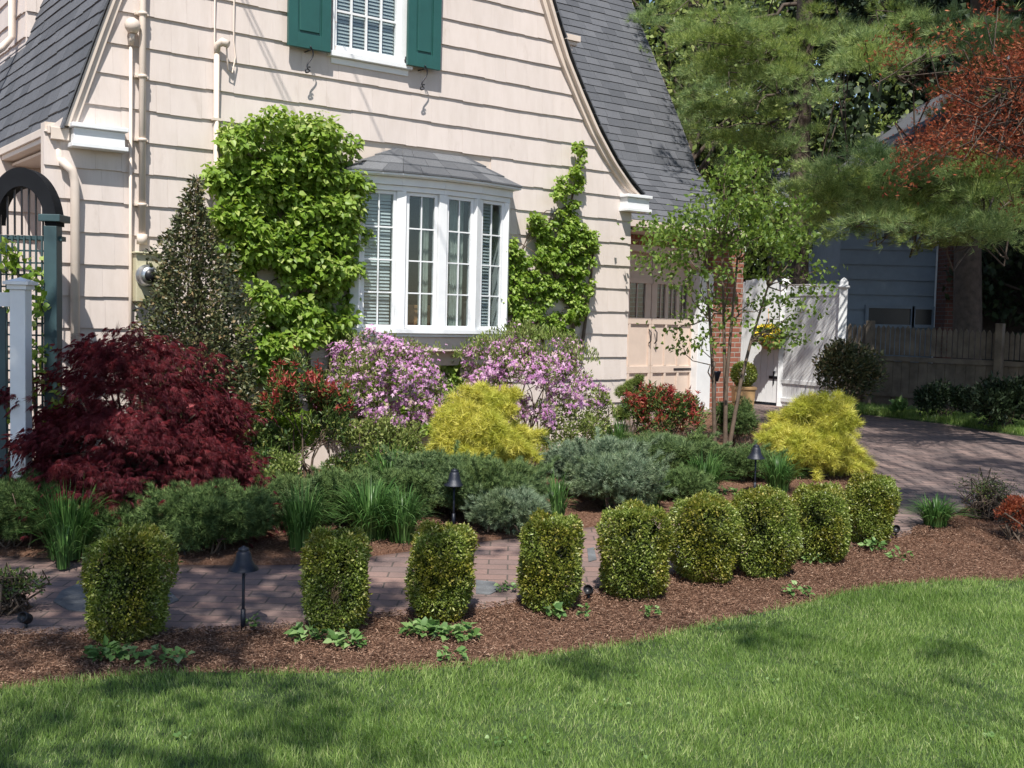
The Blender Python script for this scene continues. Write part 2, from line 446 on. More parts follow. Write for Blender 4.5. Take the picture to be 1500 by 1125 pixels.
# two garage doors side by side
M_door = plain('door_paint', (.64,.52,.44), .55, .06)
DN = ND2-.12
dtop = zt+.04; wz0 = pg(960, 466, DN)[1]; wz1 = pg(960, 416, DN)[1]; band0 = pg(960,536,DN)[1]; lowr = gz+.02
mid = pg(953, 480, DN)[0]
for (a, b) in ((mid-1.25, mid-.008), (mid+.008, dr+.02)):
    mb = MB(); 
    mb.wbox(a, b, DN-.04, DN, gz-.0, wz0); mb.wbox(a, b, DN-.04, DN, wz1, dtop)
    wds = np.linspace(a+.08, b-.08, 4)
    pans = []
    for i in range(3): pans.append((wds[i]+.03, wds[i+1]-.03))
    edges = [a] + [e for q in pans for e in q] + [b]
    for i in range(0, len(edges), 2): mb.wbox(edges[i], edges[i+1], DN-.04, DN, wz0, wz1)
    d_ = mb.build('garage_door', M_door, house, .003)
    mb = MB()                                   # raised rails and battens
    pass
    mb = MB()
    for (q0, q1) in ((wz0-.09, wz0), (wz1, wz1+.07), (band0-.10, band0), (gz, gz+.14)):
        mb = MB(); mb.wbox(a, b, DN+.001, DN+.025, q0, q1); mb.build('rail', M_door, d_, .003)
    for x in np.linspace(a+.02, b-.02, 4):
        for (q0, q1) in ((gz+.142, band0-.102), (band0+.002, wz0-.092)): mb = MB(); mb.wbox(x-.02, x+.02, DN+.001, DN+.024, q0, q1); mb.build('batten', M_door, d_, .003)
    for q in pans:
        mb = MB(); mb.wbox(q[0], q[1], DN-.03, DN-.025, wz0, wz1); mb.build('pane', M_glass, d_)
    for q in pans:
        mb = MB(); c_ = (q[0]+q[1])/2; mb.wbox(c_-.008, c_+.008, DN-.024, DN-.012, wz0, wz1); mb.build('glazing_bar', M_door, d_)
    hs = a+.05 if a > mid-.5 else b-.05; he = hs+.04
    mb = MB(); hz = (wz0+band0)/2+.08
    mb.tube([P(hs,DN+.03,hz+.10),P(hs,DN+.075,hz+.06),P(hs,DN+.075,hz-.06),P(hs,DN+.03,hz-.10)], .009, 6); mb.build('handle', M_black, d_)
    mb = MB(); mb.wbox(b-.38 if a > mid-.5 else a+.02, b-.01 if a > mid-.5 else a+.38, DN+.027, DN+.035, band0-.06, band0-.035); mb.build('strap_hinge', M_black, d_)
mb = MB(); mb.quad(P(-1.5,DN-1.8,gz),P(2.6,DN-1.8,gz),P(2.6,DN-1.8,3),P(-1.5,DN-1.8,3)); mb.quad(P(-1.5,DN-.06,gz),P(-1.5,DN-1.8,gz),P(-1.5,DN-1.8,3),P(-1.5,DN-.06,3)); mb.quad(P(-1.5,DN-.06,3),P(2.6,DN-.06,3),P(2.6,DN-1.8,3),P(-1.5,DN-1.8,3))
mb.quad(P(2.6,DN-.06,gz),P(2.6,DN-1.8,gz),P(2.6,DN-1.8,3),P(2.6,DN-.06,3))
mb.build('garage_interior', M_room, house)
# right flank of the garage wing
mb = MB(); mb.wbox(pr-.3, pr-.02, -7, ND2-.305, gz-.3, PZ0-.145); o = mb.build('brick_wall', M_brick, house); setuv(o, lambda c: ((c-C0).dot(WD)+(c-C0).dot(ND), c.z))
# short eave end that shows beyond the right rake
e0, e1, ez_ = wp(800,52,-.15)[0], wp(850,58,-.15)[0], wp(846,62,-.15)[1]
mb = MB(); mb.wbox(e0, e1, -1.1, -.14, ez_+.005, ez_+.065); mb.wbox(e0, e1-.03, -1.1, -.16, ez_-.035, ez_+.003); mb.build('eave', M_trim, house, .003)
mb = MB(); wl_ = wp(838,100,-.18)[0]; mb.hexa([P(e0,-1.1,ez_-.3),P(e0,-.18,ez_-.3),P(wl_-.03,-.18,ez_-.3),P(wl_-.03,-1.1,ez_-.3),P(e0,-1.1,ez_-.036),P(e0,-.18,ez_-.036),P(wl_,-.18,ez_-.036),P(wl_,-1.1,ez_-.036)]); mb.build('eave_wall', M_side, house)
# dormer on the left slope, at the top-left corner of the view
def hit_left(px, py):
    d = ray(px, py); o = Vector((0,0,CAMZ)) - C0
    for k in np.linspace(6, 30, 4000):
        q = o + d*(k/d.y)
        if q.z > ZL0 and q.dot(WD) > lin(Lk, q.z) - .05 and q.dot(ND) < .1: return q.dot(WD), q.dot(ND), q.z
    return None
h = hit_left(39, 66)
if h:
    hs, hn, hz = h
    tt2 = [hz - .9 + EXPO*i for i in range(16)]
    mb = MB(); shingles(mb, lambda s, t, o: P(hs-o, s, t), lambda t: hn-2.2, lambda t: hn, tt2, (.11,.3), .0025, .024, .006, .03)
    shingles(mb, lambda s, t, o: P(s, hn+o, t), lambda t: hs, lambda t: hs+2.6, tt2, (.11,.3), .0025, .024, .006, .03)
    mb.build('dormer_wall', M_side, house)
    q = hn-.28
    mb = MB(); mb.tube([P(hs-.07,q,hz+3), P(hs-.07,q,hz+.12), P(hs-.16,q,hz-.0), P(hs-.3,q,hz-.12)], .036, 8); mb.build('downspout', M_trim, house)

# bow window
seg = .445; A = [10, 4, -3, -9]
pts = [(0., 0.)]
for a in A: pts.append((pts[-1][0]+seg*math.cos(R(a)), pts[-1][1]+seg*math.sin(R(a))))
tot = pts[-1][0]; sc = (br_-bl)/tot
BN = .15
pts = [(bl + x*sc, BN + n*1.15) for x, n in pts]
zb0 = wp(640, 480, .3)[1]; zbt = wp(645, 285, .3)[1]; zhead = wp(645, 256, .5)[1] - .10
bay = MB()
def prism(mb, poly, z0, z1):
    n = len(poly); i = len(mb.v)
    mb.v += [tuple(P(s, q, z0)) for s, q in poly] + [tuple(P(s, q, z1)) for s, q in poly]
    mb.f.append(tuple(range(i, i+n))[::-1]); mb.f.append(tuple(range(i+n, i+2*n))); mb.sm += [0,0]
    for k in range(n): mb.f.append((i+k, i+(k+1)%n, i+n+(k+1)%n, i+n+k)); mb.sm.append(0)
def outl(off, cl=0.0, e=.0): 
    c = ((bl+br_)/2, -.6)
    r = []
    for i, (s, n) in enumerate(pts):
        d = Vector((s-c[0], n-c[1])).normalized(); r.append((s+d.x*off, n+d.y*off))
    return r
def ring(mb, off_in, off_out, z0, z1):
    a, b = outl(off_in), outl(off_out)
    for i in range(4): prism(mb, [a[i], b[i], b[i+1], a[i+1]], z0, z1)
def closed(off): 
    o_ = outl(off); return [(o_[0][0], .0)] + o_ + [(o_[-1][0], .0)]
prism(bay, closed(.07), zb0-.055, zb0-.015); prism(bay, closed(.03), zb0-.085, zb0-.057)
bayo = bay.build('bow_window', M_white, house, .003)
mb = MB(); prism(mb, closed(.0), bz0-.12, zb0-.087); prism(mb, closed(-.12), bz0-.26, bz0-.122); mb.build('window_base', M_trim, bayo)
mb = MB()
ring(mb, -.03, .035, zbt, zhead); ring(mb, -.03, .06, zhead+.001, zhead+.07); ring(mb, -.03, .12, zhead+.071, zhead+.10)
for p_, q_, s_ in ((pts[0], (pts[0][0], 0), 1), (pts[-1], (pts[-1][0], 0), -1)): 
    mb.wbox(min(p_[0], p_[0]+.05*s_), max(p_[0], p_[0]+.05*s_), -.0, p_[1]+.0, zb0-.01, zhead+.07)
mb.build('header', M_white, bayo, .003)
for i, (s, n) in enumerate(pts):               # posts at every angle of the bow
    mb = MB(); c = ((bl+br_)/2, -.6); d = Vector((s-c[0], n-c[1])).normalized(); t = Vector((-d.y, d.x))*.043
    mb.v = []; q = [(s-t.x-d.x*.05, n-t.y-d.y*.05), (s-t.x+d.x*.03, n-t.y+d.y*.03), (s+t.x+d.x*.03, n+t.y+d.y*.03), (s+t.x-d.x*.05, n+t.y-d.y*.05)]
    prism(mb, q, zb0-.014, zbt-.001); mb.build('post', M_white, bayo, .003)
for i in range(4):
    a = Vector(pts[i]); b = Vector(pts[i+1]); u = (b-a).normalized(); nn = Vector((-u.y, u.x))
    if nn.y < 0: nn = -nn
    L = (b-a).length
    def Q(x, off, z): p = a + u*x + nn*off; return P(p.x, p.y, z)
    def lb(mb, x0, x1, o0, o1, z0, z1): mb.hexa([Q(x0,o0,z0),Q(x0,o1,z0),Q(x1,o1,z0),Q(x1,o0,z0),Q(x0,o0,z1),Q(x0,o1,z1),Q(x1,o1,z1),Q(x1,o0,z1)])
    mb = MB(); x0, x1 = .047, L-.047; z0, z1 = zb0-.012, zbt-.002; w = .03
    lb(mb, x0, x0+w, -.03, .01, z0, z1); lb(mb, x1-w, x1, -.03, .01, z0, z1); lb(mb, x0+w, x1-w, -.03, .01, z0, z0+w); lb(mb, x0+w, x1-w, -.03, .01, z1-w, z1)
    mb.build('sash', M_white, bayo, .002)
    mb = MB(); xm = (x0+x1)/2
    lb(mb, xm-.006, xm+.006, -.018, .0, z0+w, z1-w)
    for k in range(1, 4): z = z0+w+(z1-z0-2*w)*k/4; lb(mb, x0+w, x1-w, -.017, -.001, z-.006, z+.006)
    mb.build('muntin', M_white, bayo)
    mb = MB(); lb(mb, x0+w, x1-w, -.012, -.007, z0+w, z1-w); mb.build('glass', M_glass, bayo)
    if i in (0, 3):
        mb = MB(); n_ = 38; dz = (z1-z0-2*w)/n_; xe = x1-w-.005 if i == 0 else x0+w+(x1-x0)*.55
        for k in range(n_):
            z = z0+w+dz*(k+.5); mb.hexa([Q(x0+w,-.062,z+.011),Q(x0+w,-.048,z-.010),Q(xe,-.048,z-.010),Q(xe,-.062,z+.011),Q(x0+w,-.060,z+.013),Q(x0+w,-.046,z-.008),Q(xe,-.046,z-.008),Q(xe,-.060,z+.013)])
        lb(mb, x0+w, xe, -.08, -.045, z1-w-.03, z1-w); mb.build('blind', M_blind, bayo)
    if i in (1, 2, 3):
        mb = MB(); i0 = len(mb.v); n_ = 24; xa = x1-w-.0; ww = .09 if i == 1 else .15
        for k in range(n_+1):
            x = xa-ww+ww*k/n_; off = -.12+.018*math.sin(k*1.9); mb.v += [tuple(Q(x, off, z0)), tuple(Q(x, off, z1))]
        for k in range(n_): mb.f.append((i0+2*k, i0+2*k+2, i0+2*k+3, i0+2*k+1)); mb.sm.append(1)
        mb.build('curtain', M_curtain, bayo)
# bow window roof: three shingled courses on a shallow hip
mb = MB(); ev = [(s, n) for s, n in outl(.15)]; ev = [(ev[0][0]-.05, .0)] + ev + [(ev[-1][0]+.06, .0)]
zr0 = zhead+.10; zr1 = wp(640, 226)[1]
tl, tr = wp(577, 217)[0], wp(684, 228)[0]
def topat(s): return max(tl, min(tr, s))
tp = [topat(bl-.1), tl, tl+.12*(tr-tl), (tl+tr)/2, tr-.12*(tr-tl), tr, tr]
tp = [tl, tl, tl+(tr-tl)*.1, (tl+tr)/2, tr-(tr-tl)*.1, tr, tr]
for i in range(6):
    e0, e1 = ev[i], ev[i+1]; t0, t1 = tp[i], tp[i+1]
    for r_ in range(3):
        f0, f1 = r_/3, (r_+1)/3+.01
        cuts = [0, 1] if i in (0, 5) else [0, .5+.1*((r_*7+i*3) % 5-2), 1]
        for c0, c1 in zip(cuts, cuts[1:]):
            def pt(c, f, off):
                E = Vector(e0).lerp(Vector(e1), c); T = Vector((t0 + (t1-t0)*c, .02)); q = E.lerp(T, f)
                return P(q.x, q.y, zr0 + (zr1-zr0)*f + off)
            g_ = .004
            mb.hexa([pt(c0+g_, f0, .0), pt(c1-g_, f0, .0), pt(c1-g_, f1, -.01), pt(c0+g_, f1, -.01), pt(c0+g_, f0, .016), pt(c1-g_, f0, .016), pt(c1-g_, f1, .004), pt(c0+g_, f1, .004)])
mb.build('bow_roof', M_slate, bayo)
mb = MB(); prism(mb, [(e[0]*.995+(bl+br_)/2*.005, max(e[1]-.012, .0)) for e in ev], zr0-.02, zr0-.002); mb.build('roof_board', M_white, bayo)

# upper window with blinds
mb = MB(); cz = .055
a, b = ul, ur
lcas, rcas = .02, .095
mb.wbox(a, a+lcas, .0, .045, uz0, uz1); mb.wbox(b-rcas, b, .0, .045, uz0, uz1); mb.wbox(a-.03, b+.02, .0, .075, uz0-.045, uz0-.001)
mb.wbox(a, b, .0, .03, uz0-.10, uz0-.047)
win = mb.build('window', M_white, house, .003)
mb = MB(); x0, x1 = a+lcas+.002, b-rcas-.002
z0, z1 = uz0+.001, uz1; w = .03
mb.wbox(x0, x0+w, -.03, .02, z0, z1); mb.wbox(x1-w, x1, -.03, .02, z0, z1); mb.wbox(x0+w, x1-w, -.03, .02, z0, z0+.06)
mb.build('sash', M_white, win, .003)
mb = MB()
for k in (1, 2, 3): x = x0+w+(x1-x0-2*w)*k/4; mb.wbox(x-.008, x+.008, -.012, .008, z0+.06, z1)
for k in range(1, 6): z = z0+.06+.30*k; mb.wbox(x0+w, x1-w, -.011, .007, z-.009, z+.009)
mb.build('muntin', M_white, win)
mb = MB(); mb.wbox(x0+w, x1-w, -.018, -.013, z0+.06, z1); mb.build('glass', M_glass, win)
mb = MB()
for k in range(44):
    z = z0+.075+.03*k
    mb.hexa([P(x0+w,-.045,z+.011),P(x0+w,-.033,z-.012),P(x1-w,-.033,z-.012),P(x1-w,-.045,z+.011),P(x0+w,-.042,z+.013),P(x0+w,-.030,z-.010),P(x1-w,-.030,z-.010),P(x1-w,-.042,z+.013)])
mb.build('blind', M_blind, win)
# shutters with iron scroll hooks
def shutter(s0, s1, zb):
    zt_ = zb+1.5; n0, n1 = .075, .11
    mb = MB(); st = .085
    mb.wbox(s0, s0+st, n0, n1, zb, zt_); mb.wbox(s1-st, s1, n0, n1, zb, zt_); mb.wbox(s0+st, s1-st, n0, n1, zb, zb+.12)
    mb.wbox(s0+st, s1-st, n0, n1-.014, zb+.12, zt_)
    sh = mb.build('shutter', M_green, house, .002)
    mb = MB(); mb.wbox(s0+st+.018, s1-st-.018, n1-.014, n1-.003, zb+.14, zt_); mb.build('panel', M_green, sh, .008)
    c = (s0+s1)/2; m2 = MB(); pp = []
    for k in range(34):
        f = k/33
        if f < .55: x = .028*math.sin(f/.55*math.pi*1.6); z = -.19*f/.55
        else:
            a_ = (f-.55)/.45*math.pi*1.7; x = -.018+.028*math.cos(a_+.6)*(1-(f-.55)*.6); z = -.19-.026*math.sin(a_)-.01
        pp.append(P(c+x, n1+.006, zb+.02+z))
    m2.tube(pp, .006, 6); m2.tube([P(c,.0,zb-.012),P(c,.12,zb-.012)], .006, 6); m2.build('scroll_hook', M_black, sh)
shutter(wp(422,60,.1)[0], wp(484,60,.1)[0], wp(450, 71,.1)[1]); shutter(wp(597,80,.1)[0], wp(645,80,.1)[0], wp(620,99,.1)[1])
m2 = MB(); c = ur-.04; m2.wbox(c-.01, c+.05, .047, .056, uz0+.05, uz0+.065); m2.tube([P(c,.05,uz0+.06),P(c-.015,.055,uz0+.03),P(c,.055,uz0-.0),P(c+.02,.05,uz0-.02)], .006, 6); m2.build('pintle', M_black, win)

# conduits, meter, downspout, wall fittings
def pipe(name, px0, py0, px1, py1, r, n, m=M_trim, parent=house, clamps=()):
    a = wp(px0, py0, n); b = wp(px1, py1, n); mb = MB(); mb.tube([P(a[0], n, a[1]), P(b[0], n, b[1])], r, 10)
    for c in clamps:
        k = wp(px1, c, n)[1]; x = a[0]+(b[0]-a[0])*(k-a[1])/(b[1]-a[1]); mb.tube([P(x,n,k-.012),P(x,n,k+.012)], r*1.25, 10); mb.wbox(x-r*2, x+r*2, .02, n, k-.008, k+.008)
    return mb.build(name, m, parent)
s_, z_ = wp(208, 358, .07); sx, zx = wp(211, 0, .07)
mb = MB(); mb.tube([P(s_, .07, z_), P(s_, .07, ZTOP)], .026, 10)
for pyc in (20, 112, 205, 300): k = wp(209, pyc, .07)[1]; mb.tube([P(s_,.07,k-.012),P(s_,.07,k+.012)], .034, 10); mb.wbox(s_-.05, s_+.05, .02, .06, k-.008, k+.008)
mb.tube([P(s_,.07,z_+.0),P(s_,.07,z_+.08)], .04, 10)
mb.build('conduit', M_trim, house)
s2, z2 = wp(191, 365, .05); zt2 = wp(193, 62, .05)[1]
mb = MB(); mb.tube([P(s2,.05,GZ), P(s2,.05,zt2)], .013, 8); mb.build('conduit', M_trim, house)
mb = MB(); c = P(s2+.0, .09, wp(193,40,.05)[1])
mb.lathe(c, [(0,-.055),(.035,-.05),(.055,-.02),(.06,.01),(.045,.045),(.02,.06),(0,.062)], 16); mb.tube([c-Vector((0,0,.055)), P(s2,.05,zt2-.02)], .022, 8)
mb.build('weatherhead', M_trim, house)
s3, z3 = wp(317, 200, .05); zt3 = wp(320, 76, .05)[1]
mb = MB(); mb.tube([P(s3,.05,GZ+.6), P(s3,.05,zt3)], .02, 8); mb.wbox(s3-.035, s3+.035, .03, .07, wp(317,175,.05)[1]-.01, wp(317,175,.05)[1]+.01); mb.build('conduit', M_trim, house)
mb = MB(); mb.tube([P(s3,.05,zt3-.01), P(s3,.055,zt3+.05), P(s3+.03,.09,zt3+.075), P(s3+.07,.12,zt3+.055)], [.024,.03,.035,.03], 10); mb.build('weatherhead', M_trim, house)
s5 = wp(314, 60, .03)[0]; mb = MB(); mb.tube([P(s5,.035,GZ+.7), P(s5,.035,ZTOP)], .006, 6); mb.build('cable', M_trim, house)
mb = MB(); s6 = wp(342, 60, .03)[0]; za, zb_ = wp(342,60,.03)[1], wp(340,108,.03)[1]
mb.tube([P(s6,.035,ZTOP), P(s6,.035,za), P(s6+.01,.05,(za+zb_)/2), P(s6-.02,.06,zb_), P(s6-.06,.06,zb_+.02), P(s3+.06,.1,zt3+.06)], .006, 6); mb.build('cable', M_trim, house)
mb = MB(); sa, za = wp(192, 372, .0); sb_, zb_ = wp(230, 440, .0)
za = wp(210,372,.1)[1]; zb_ = wp(210,442,.1)[1]
mb.wbox(sa, sb_, .0, .13, zb_, za); mb.wbox(sa-.015, sb_+.015, .0, .16, za, za+.015)
meter = mb.build('meter_box', plain('meter_box_paint', (.52,.48,.33), .5), house, .006)
cm = P(wp(216,404,.15)[0], .131, wp(216,404,.15)[1]); mb = MB(); mb.lathe(cm, [(.088,0),(.088,.02),(.078,.025),(.076,.08),(.06,.10),(0,.105)], 28, tuple(ND)); mb.build('meter', M_grey, meter)
mb = MB(); mb.lathe(cm, [(.05,.106),(.05,.112),(0,.1121)], 20, tuple(ND)); mb.build('dial', M_black, meter)
s4, _ = wp(110, 400, .07)
ztp = wp(112, 262, .07)[1]; e0 = ES
mb = MB(); ee = EZ-.08
mb.tube([P(ES-.04,-.02,ee), P(ES-.04,-.01,ee-.12), P(ES+.0,.02,ee-.17), P(s4-.09,.06,ztp+.12), P(s4-.02,.07,ztp+.06), P(s4,.07,ztp-.03), P(s4,.07,GZ)], [.034]*7, 12)
mb.build('downspout', M_trim, house)

# kitchen chair seen through the bow window
ch = thing('chair', 'light wooden chair inside the bow window behind the second pane', 'chair', tuple(P(-2.6, -.35, bz0)))
a, za = wp(592, 446, -.1); b, zb_ = wp(632, 475, -.1)
def cb(mb, x0, x1, z0, z1, n0=-.16, n1=-.13): mb.wbox(x0, x1, n0, n1, z0, z1)
mb = MB(); cb(mb, a, a+.03, zb_-.3, za); cb(mb, b-.03, b, zb_-.3, za); cb(mb, a+.03, b-.03, za-.03, za); mb.build('frame', M_wood, ch)
mb = MB(); cb(mb, a+.03, b-.03, zb_-.25, za-.03, -.15, -.14); mb.beam(P(a+.03,-.13,zb_-.1), P(b-.03,-.13,za-.04), .02, .02); mb.build('backrest', M_wood, ch)
sc_ = thing('lamp_shade', 'dark grey box shade standing inside the third pane of the bow window', 'lamp shade', tuple(P(-2.2,-.3,bz0)))
a, za = wp(655, 441, -.15); b, zb_ = wp(682, 478, -.15)
mb = MB(); mb.hexa([P(a,-.3,zb_-.1),P(a,-.1,zb_-.1),P(b-.03,-.1,zb_-.1),P(b-.03,-.3,zb_-.1),P(a-.02,-.32,za),P(a-.02,-.08,za),P(b,-.08,za),P(b,-.32,za)]); mb.build('shade', plain('grey_cloth', (.12,.11,.10), .9), sc_, .005)
# three overhead service wires: only their shadows cross the gable
SUN = Vector((-.02, -.63, 1.0)).normalized()
for i, (q0, q1, lab) in enumerate((((335,-40),(428,180),'leftmost overhead service wire whose thin shadow crosses the gable'), ((341,-40),(436,180),'overhead wire just right of the leftmost one, shading the gable'), ((458,-40),(560,214),'single overhead wire whose shadow falls beside the upper window'))):
    a = P(wp(*q0)[0], 0, wp(*q0)[1]) + SUN*2.6; b = P(wp(*q1)[0], 0, wp(*q1)[1]) + SUN*4.6
    d = (a-b); mb = MB(); mb.tube([b - d*2.5 + Vector((0,0,-.1)), b, a, a+d*1.2], .0075, 6)
    tag(mb.build('service_wire', M_cable), lab, 'wire', 'overhead service wires')
# ================================================================== TERRAIN
def mulchm(name):
    m, nt, b = newmat(name)
    f = noise(nt, 55, 8, rough=.75, vscale=(1,1,1)); f2 = noise(nt, 3, 5)
    c = ramp(nt, f, [(.3, (.07,.036,.024)), (.48, (.20,.11,.072)), (.6, (.30,.185,.125)), (.74, (.46,.33,.24))])
    c = mix(nt, .6, c, ramp(nt, f2, [(.35, (.62,.55,.52)), (.65, (1.08,1.0,.98))]), 'MULTIPLY')
    nt.links.new(c, b.inputs['Base Color']); b.inputs['Roughness'].default_value = .95; b.inputs['Specular IOR Level'].default_value = .15
    bump(nt, b, f, 1.0, .03); return m
M_mulch = mulchm('bark_mulch')
def lawnm():
    m, nt, b = newmat('lawn_soil')
    c = ramp(nt, noise(nt, 30, 8), [(.3, (.03,.05,.014)), (.7, (.07,.13,.03))]); nt.links.new(c, b.inputs['Base Color']); b.inputs['Roughness'].default_value = 1
    bump(nt, b, noise(nt, 60, 6), 1, .02); return m
M_lawn = lawnm()
M_path = brickm('path_brick', (.29,.185,.155), (.215,.155,.14), (.12,.095,.08), .235, .115, .006, rough=.8)
M_drive = brickm('drive_pavers', (.28,.195,.17), (.18,.135,.125), (.08,.065,.06), .22, .11, .008, rough=.85)
M_blue = plain('bluestone', (.12,.125,.13), .75, .35, 0, .6, 9)

def grid(name, xs, ys, zf, m):
    X, Y = np.meshgrid(xs, ys); Z = zf(X, Y); nx, ny = len(xs), len(ys)
    v = np.stack([X, Y, Z], -1).reshape(-1, 3); i = np.arange(nx*ny).reshape(ny, nx)
    f = np.stack([i[:-1,:-1], i[:-1,1:], i[1:,1:], i[1:,:-1]], -1).reshape(-1, 4)
    return fast(name, v, f, m, smooth=True)
def lump(X, Y): return .006*np.sin(X*7.1+Y*3.3)*np.sin(Y*8.7-X*2.1) + .004*np.sin(X*19+Y*13)
xs = np.concatenate([np.linspace(-150,-9,20)[:-1], np.linspace(-9,10,190), np.linspace(10,150,20)[1:]])
ys = np.concatenate([np.linspace(-90,2,20)[:-1], np.linspace(2,19,170), np.linspace(19,240,24)[1:]])
struct(grid('ground', xs, ys, lambda X, Y: g(X, Y) + lump(X, Y) - .012, M_mulch))

def resamp(pts, n):
    p = np.array([[q[0], q[1]] for q in pts]); d = np.r_[0, np.cumsum(np.linalg.norm(np.diff(p, axis=0), axis=1))]
    # smooth curve through the points
    t = np.linspace(0, d[-1], n); x = np.interp(t, d, p[:,0]); y = np.interp(t, d, p[:,1])
    k = max(3, n//24) | 1; ker = np.ones(k)/k
    xp = np.r_[2*x[0]-x[k:0:-1], x, 2*x[-1]-x[-2:-k-2:-1]]; yp = np.r_[2*y[0]-y[k:0:-1], y, 2*y[-1]-y[-2:-k-2:-1]]
    return np.stack([np.convolve(xp, ker, 'same')[k:-k], np.convolve(yp, ker, 'same')[k:-k]], -1)
def ribbon(name, A, B, n, m_, off, mat, amp=0, edge=.05):
    a, b = resamp(A, n), resamp(B, n); t = np.linspace(0, 1, m_)[:,None,None]
    q = a[None]*(1-t) + b[None]*t; X, Y = q[...,0], q[...,1]
    Z = g(X, Y) + off + amp*lump(X, Y)
    v = np.stack([X, Y, Z], -1)
    sk = v[[0]].copy(); sk[...,2] -= edge; sk2 = v[[-1]].copy(); sk2[...,2] -= edge
    v = np.concatenate([sk, v, sk2]); ny, nx = v.shape[:2]
    v[:,[0],:] = v[:,[0],:]; i = np.arange(nx*ny).reshape(ny, nx)
    f = np.stack([i[:-1,:-1], i[:-1,1:], i[1:,1:], i[1:,:-1]], -1).reshape(-1, 4)
    o = fast(name, v.reshape(-1,3), f, mat, smooth=True)
    uv = o.data.uv_layers.new(name='uv'); idx = np.empty(len(o.data.loops), np.int32); o.data.loops.foreach_get('vertex_index', idx)
    uv.data.foreach_set('uv', v.reshape(-1,3)[idx][:, :2].astype(np.float32).ravel())
    return struct(o), a, b
lawn_px = [(-700,1060),(-250,1035),(0,1015),(110,1003),(230,987),(350,990),(470,990),(600,987),(700,977),(820,960),(944,944),(1020,922),(1100,903),(1180,888),(1250,868),(1320,858),(1400,853),(1500,854),(1700,852),(2100,850)]
lawnA = [G(*p) for p in lawn_px]
lawn, LE, _ = ribbon('lawn', lawnA, [(-9,-14,0),(9,-14,0)], 160, 40, .012, M_lawn)
far_px = [(-500,806),(-200,808),(0,815),(140,823),(270,829),(440,829),(547,816),(698,796),(860,774),(1000,752),(1150,737),(1302,712)]
near_px = [(-500,935),(-200,930),(0,925),(140,926),(250,924),(420,917),(545,901),(700,889),(882,864),(1000,838),(1150,806),(1315,782)]
FP = [G(*p) for p in far_px]; NP = [G(*p) for p in near_px]
path, NA, FB = ribbon('path', NP, FP, 120, 12, .006, M_path)
# border course of bricks laid across along both path edges
drive, _, _ = ribbon('driveway', [G(1240,800),G(1291,789),G(1337,779),G(1500,772),G(1900,764)], [P(-1.5,ND2,0),P(dr+.3,ND2,0),G(1150,586),G(1260,604),G(1380,618),G(1500,637),G(1900,690)], 80, 30, .002, M_drive)
bedB = [P(-9,.0,0),P(-7,.0,0),P(-5,.0,0),P(-3,.0,0),P(-1.5,.0,0),P(0,.0,0),G(985,604),G(1055,606),G(1112,622),G(1200,650),G(1268,690)]
bed, BA, BB = ribbon('planting_bed', FP, bedB, 140, 36, .03, M_mulch, 1.0)
bed2, B2A, B2B = ribbon('planting_bed', [G(1335,786),G(1420,800),G(1560,805),G(1900,805)], [G(1337,776),G(1385,764),G(1420,742),G(1560,728),G(1900,720)], 40, 12, .012, M_mulch, 1.0)
verge, VA, VB = ribbon('verge', [G(1222,606),G(1260,607),G(1380,621),G(1500,640),G(1900,693)], [G(1222,597),G(1260,598),G(1380,608),G(1500,622),G(1900,660)], 60, 8, .02, M_lawn)
def flag(pxs):
    q = [G(*p) for p in pxs]; mb = MB(); n = len(q); c = sum((Vector(x) for x in q), Vector())/n
    top = [Vector((x.x, x.y, x.z+.012)) for x in q]; 
    mb.poly(top); 
    for k in range(n): a, b = top[k], top[(k+1)%n]; mb.quad(a - Vector((0,0,.012)), b - Vector((0,0,.012)), b, a)
    return struct(mb.build('path_flagstone', M_blue))
flag([(78,884),(90,868),(125,853),(180,850),(240,860),(262,882),(220,898),(150,900),(100,896)])
flag([(697,852),(725,855),(732,866),(718,873),(697,872)])
flag([(860,806),(870,804),(874,822),(862,825)]); flag([(1225,740),(1250,736),(1262,744),(1240,750)]); flag([(985,806),(995,800),(1000,822),(988,826)])

# ------------------------------------------------------------------ leaf clouds
def unit(v): return v / np.maximum(np.linalg.norm(v, axis=-1, keepdims=True), 1e-9)
def rnd(n): return unit(rng.normal(size=(n, 3)))
T_leaf = (np.array([(0,0,0),(.5,.45,.1),(0,1,-.05),(-.5,.45,.1)], float), [(0,1,2),(0,2,3)])
T_heart = (np.array([(0,0,0),(.42,.05,.08),(.52,.42,.12),(0,1,-.12),(-.52,.42,.12),(-.42,.05,.08),(0,.45,0)], float), [(0,1,6),(1,2,6),(2,3,6),(3,4,6),(4,5,6),(5,0,6)])
T_blade = (np.array([(-.5,0,0),(.5,0,0),(0,1,0)], float), [(0,1,2)])
T_grass = (np.array([(-.5,0,0),(.5,0,0),(-.38,.55,.10),(.38,.55,.10),(0,1,.34)], float), [(0,1,3),(0,3,2),(2,3,4)])
def T_star(k, w, spread, droop=.1):
    v = [(0,0,0)]; f = []
    for i in range(k):
        a = (i-(k-1)/2)*spread; L = 1 - .35*abs(i-(k-1)/2)/((k-1)/2+.01)
        d = (math.sin(a)*L, math.cos(a)*L); p = (math.cos(a)*w/2, -math.sin(a)*w/2)
        m = (d[0]*.45, d[1]*.45); j = len(v)
        v += [(m[0]+p[0], m[1]+p[1], 0), (d[0], d[1], -droop), (m[0]-p[0], m[1]-p[1], 0)]; f += [(0,j,j+1),(0,j+1,j+2)]
    return np.array(v, float), f
